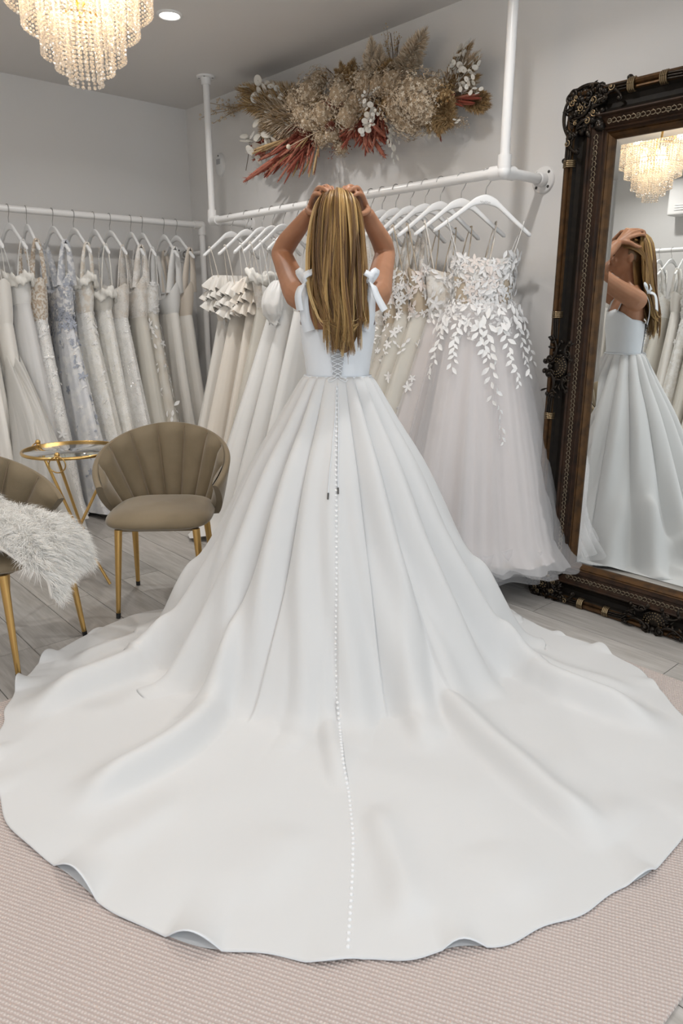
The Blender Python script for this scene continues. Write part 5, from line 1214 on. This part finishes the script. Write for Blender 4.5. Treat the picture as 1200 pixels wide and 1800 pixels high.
# left sweep of tan grasses and white lunaria
for i in range(16): put('plume', M_tan if i % 3 else M_beige, (555+rq.uniform(-15, 15), 190+rq.uniform(-15, 15)), (432+rq.uniform(-10, 45), 158+rq.uniform(-8, 28)), .08, .16+rq.uniform(-.05, .08), .75)
for i in range(9): put('soft', M_tan if i % 2 else M_beige, (560+rq.uniform(-20, 20), 205+rq.uniform(-15, 15)), (462+rq.uniform(-15, 30), 190+rq.uniform(-15, 45)), .08, .18, .8)
for a, b in (((500, 180), (432, 152)), ((510, 180), (455, 150)), ((515, 195), (480, 152)), ((505, 230), (450, 208)), ((520, 215), (470, 200)), ((515, 235), (432, 262)), ((505, 245), (445, 272)), ((520, 225), (490, 205)), ((480, 250), (428, 245))): put('lun', M_lun, a, b, .16, .20, .95)
for a, b in (((440, 190), (372, 188)), ((430, 185), (395, 192)), ((450, 180), (405, 182))): put('spray', M_beige, a, b, .05, .05, 1.0)
# rust grasses fanning down to the left
for i in range(74): put('spike', M_rust if i % 5 else M_tan, (558+rq.uniform(-18, 12), 222+rq.uniform(-14, 12)), (452+rq.uniform(-6, 100)+rq.gauss(0, 6), 268+rq.uniform(-8, 44)), .12, .20+rq.uniform(-.05, .06), .9)
for b in ((487, 322), (500, 325), (452, 305), (458, 300), (492, 300)): put('spike', M_rust, (548, 230), b, .14, .20, .7)
for i in range(7): put('soft', M_rust, (560+rq.uniform(-10, 10), 215), (500+rq.uniform(-20, 40), 255+rq.uniform(-10, 20)), .10, .17, .7)
# beige hydrangeas
for c, y, rad in (((545, 165), .17, .075), ((520, 178), .17, .06), ((572, 200), .20, .075), ((545, 212), .20, .06), ((600, 168), .20, .07), ((628, 178), .16, .06), ((585, 235), .18, .05), ((612, 205), .20, .06), ((566, 242), .17, .045), ((640, 145), .16, .06), ((668, 150), .15, .06), ((560, 140), .12, .05), ((600, 150), .14, .05), ((690, 145), .16, .06), ((530, 200), .22, .05), ((600, 260), .14, .035)): head(M_beige, c, y, rad*1.22)
for c, y, rad in (((728, 168), .22, .100), ((705, 190), .22, .090), ((745, 192), .20, .090), ((722, 210), .19, .08), ((760, 158), .16, .07), ((715, 172), .25, .07), ((735, 185), .25, .07)): head(M_beige, c, y, rad*1.05)
for c, y, rad in (((590, 215), .14, .06), ((560, 185), .13, .05), ((620, 140), .12, .05), ((780, 175), .15, .05), ((645, 200), .1, .06), ((690, 180), .1, .06)): head(M_tan, c, y, rad*1.3)
# upright plumes against the ceiling
for a, b, m_ in (((660, 165), (652, 66), M_beige), ((665, 160), (668, 78), M_beige), ((675, 165), (640, 95), M_beige), ((690, 160), (748, 52), M_beige), ((700, 165), (735, 62), M_beige), ((710, 160), (728, 95), M_beige), ((615, 165), (598, 108), M_tan), ((620, 165), (612, 112), M_tan), ((630, 165), (588, 122), M_tan), ((605, 170), (622, 104), M_tan), ((645, 160), (680, 100), M_beige), ((655, 160), (690, 105), M_tan), ((680, 150), (705, 98), M_beige), ((670, 150), (655, 100), M_beige)):
    put('soft', m_, a, b, .10, .17, .62)
for a, b in (((690, 130), (676, 52)), ((690, 130), (698, 55)), ((600, 150), (560, 125)), ((590, 150), (575, 118))): put('spray', M_tan, a, b, .10, .14, .7)
for a, b in (((690, 150), (686, 58)), ((688, 150), (700, 70)), ((585, 160), (556, 128)), ((595, 155), (573, 120)), ((600, 155), (610, 120)), ((440, 240), (432, 300))):
    A = np.array(at_Y(*a, -.12)) - O_; B = np.array(at_Y(*b, -.15)) - O_; B[2] = min(B[2], CEIL-.02-O_[2]); mb = MB(); mb.tube(bez([A, (A+B)/2 + (.01, 0, .012), B], 8), .0022, 5); mb.build('twig', M_twig, fl)
# middle: white lunaria chain over rust grasses
for a, b in (((650, 150), (632, 180)), ((655, 150), (634, 205)), ((660, 170), (640, 232)), ((665, 185), (650, 225)), ((670, 150), (655, 160)), ((655, 195), (634, 235)), ((668, 200), (668, 190))): put('lun', M_lun, a, b, .24, .26, .9)
for a, b in (((685, 215), (695, 285)), ((690, 215), (682, 255)), ((680, 210), (700, 250)), ((695, 210), (688, 235))): put('lun', M_lun, a, b, .20, .18, .6)
for i in range(44): put('spike', M_rust, (650+rq.uniform(-30, 25), 190+rq.uniform(-10, 10)), (640+rq.uniform(-45, 40), 248+rq.uniform(-18, 22)), .12, .20, 1.2)
for b in ((644, 275), (640, 262), (668, 250)): put('spike', M_rust, (648, 205), b, .16, .2, 1.3)
for i in range(6): put('soft', M_rust, (650+rq.uniform(-20, 20), 195), (630+rq.uniform(-35, 40), 240+rq.uniform(-10, 10)), .1, .17, .8)
for a, b in (((590, 180), (560, 195)), ((600, 190), (575, 175)), ((595, 195), (605, 185)), ((575, 235), (585, 215))): put('soft', M_rust, a, b, .20, .23, 1.1)
for i in range(8): put('spray', M_rust, (620+rq.uniform(-40, 20), 215), (615+rq.uniform(-40, 30), 258+rq.uniform(-8, 8)), .1, .13, .8)
# right wing: golden grasses, lunaria, rust accents
for i in range(14): put('plume', M_tan, (765+rq.uniform(-8, 10), 150+rq.uniform(-10, 10)), (765+rq.uniform(-14, 20), 222+rq.uniform(-18, 18)), .14, .19, .95)
for i in range(9): put('soft', M_tan, (770+rq.uniform(-10, 10), 165), (770+rq.uniform(-15, 25), 215+rq.uniform(-20, 15)), .14, .18, 1.0)
for i in range(16): put('plume', M_beige if i % 2 else M_tan, (770+rq.uniform(-10, 15), 160+rq.uniform(-10, 10)), (815+rq.uniform(-15, 32), 85+rq.uniform(-10, 85)), .10, .14, .6)
for a, b in (((785, 140), (806, 88)), ((790, 140), (820, 72)), ((800, 150), (845, 96)), ((805, 160), (838, 118)), ((800, 160), (832, 140)), ((810, 165), (842, 158)), ((800, 150), (815, 105)), ((790, 200), (805, 215)), ((760, 215), (768, 242)), ((740, 215), (755, 240)), ((735, 165), (750, 165))): put('lun', M_lun, a, b, .15, .17, .85)
for b in ((835, 178), (848, 172), (826, 190), (842, 165), (770, 238), (775, 248), (745, 225), (800, 165), (815, 185)): put('spike', M_rust, (775 if b[0] > 790 else 755, 175), b, .13, .16, 1.1)
for i in range(9): put('plume', M_tan, (800+rq.uniform(-10, 10), 170), (850+rq.uniform(-12, 10), 178+rq.uniform(-20, 22)), .10, .12, .9)
for i in range(6): put('spray', M_beige, (780, 200), (800+rq.uniform(-20, 30), 225+rq.uniform(-15, 15)), .08, .1, .8)
for a, b in (((560, 230), (507, 258)), ((700, 150), (745, 162)), ((720, 150), (742, 190))):
    A = np.array(at_Y(*a, -.24)) - O_; B = np.array(at_Y(*b, -.25)) - O_; mb = MB(); mb.tube([A, B], .002, 5, shade=.5); mb.ball(B, .014, 10, 7, shade=.9); mb.build('poppy_head', M_beige, fl, shade=True)
# second spray on the left wall, only its tips reach into view
f2 = empty('dried_flower_spray', at_X(-60, 300, 0.0), 0, 'tips of dried pink grasses on the left wall at the very edge', 'flower arrangement')
for k in range(10):
    A = np.array(at_X(-40 + 3*k, 300, .05)) - np.array(f2.location); B = np.array(at_X(-4 + rq.uniform(-10, 5), 275 + k*6, .10)) - np.array(f2.location); d = B-A; L_ = np.linalg.norm(d)
    inst('grass_spike', mesh_of('spike', k % 4, M_rust if k % 2 else M_beige), f2, m4(xform(A, d, None, (L_, L_, L_))))
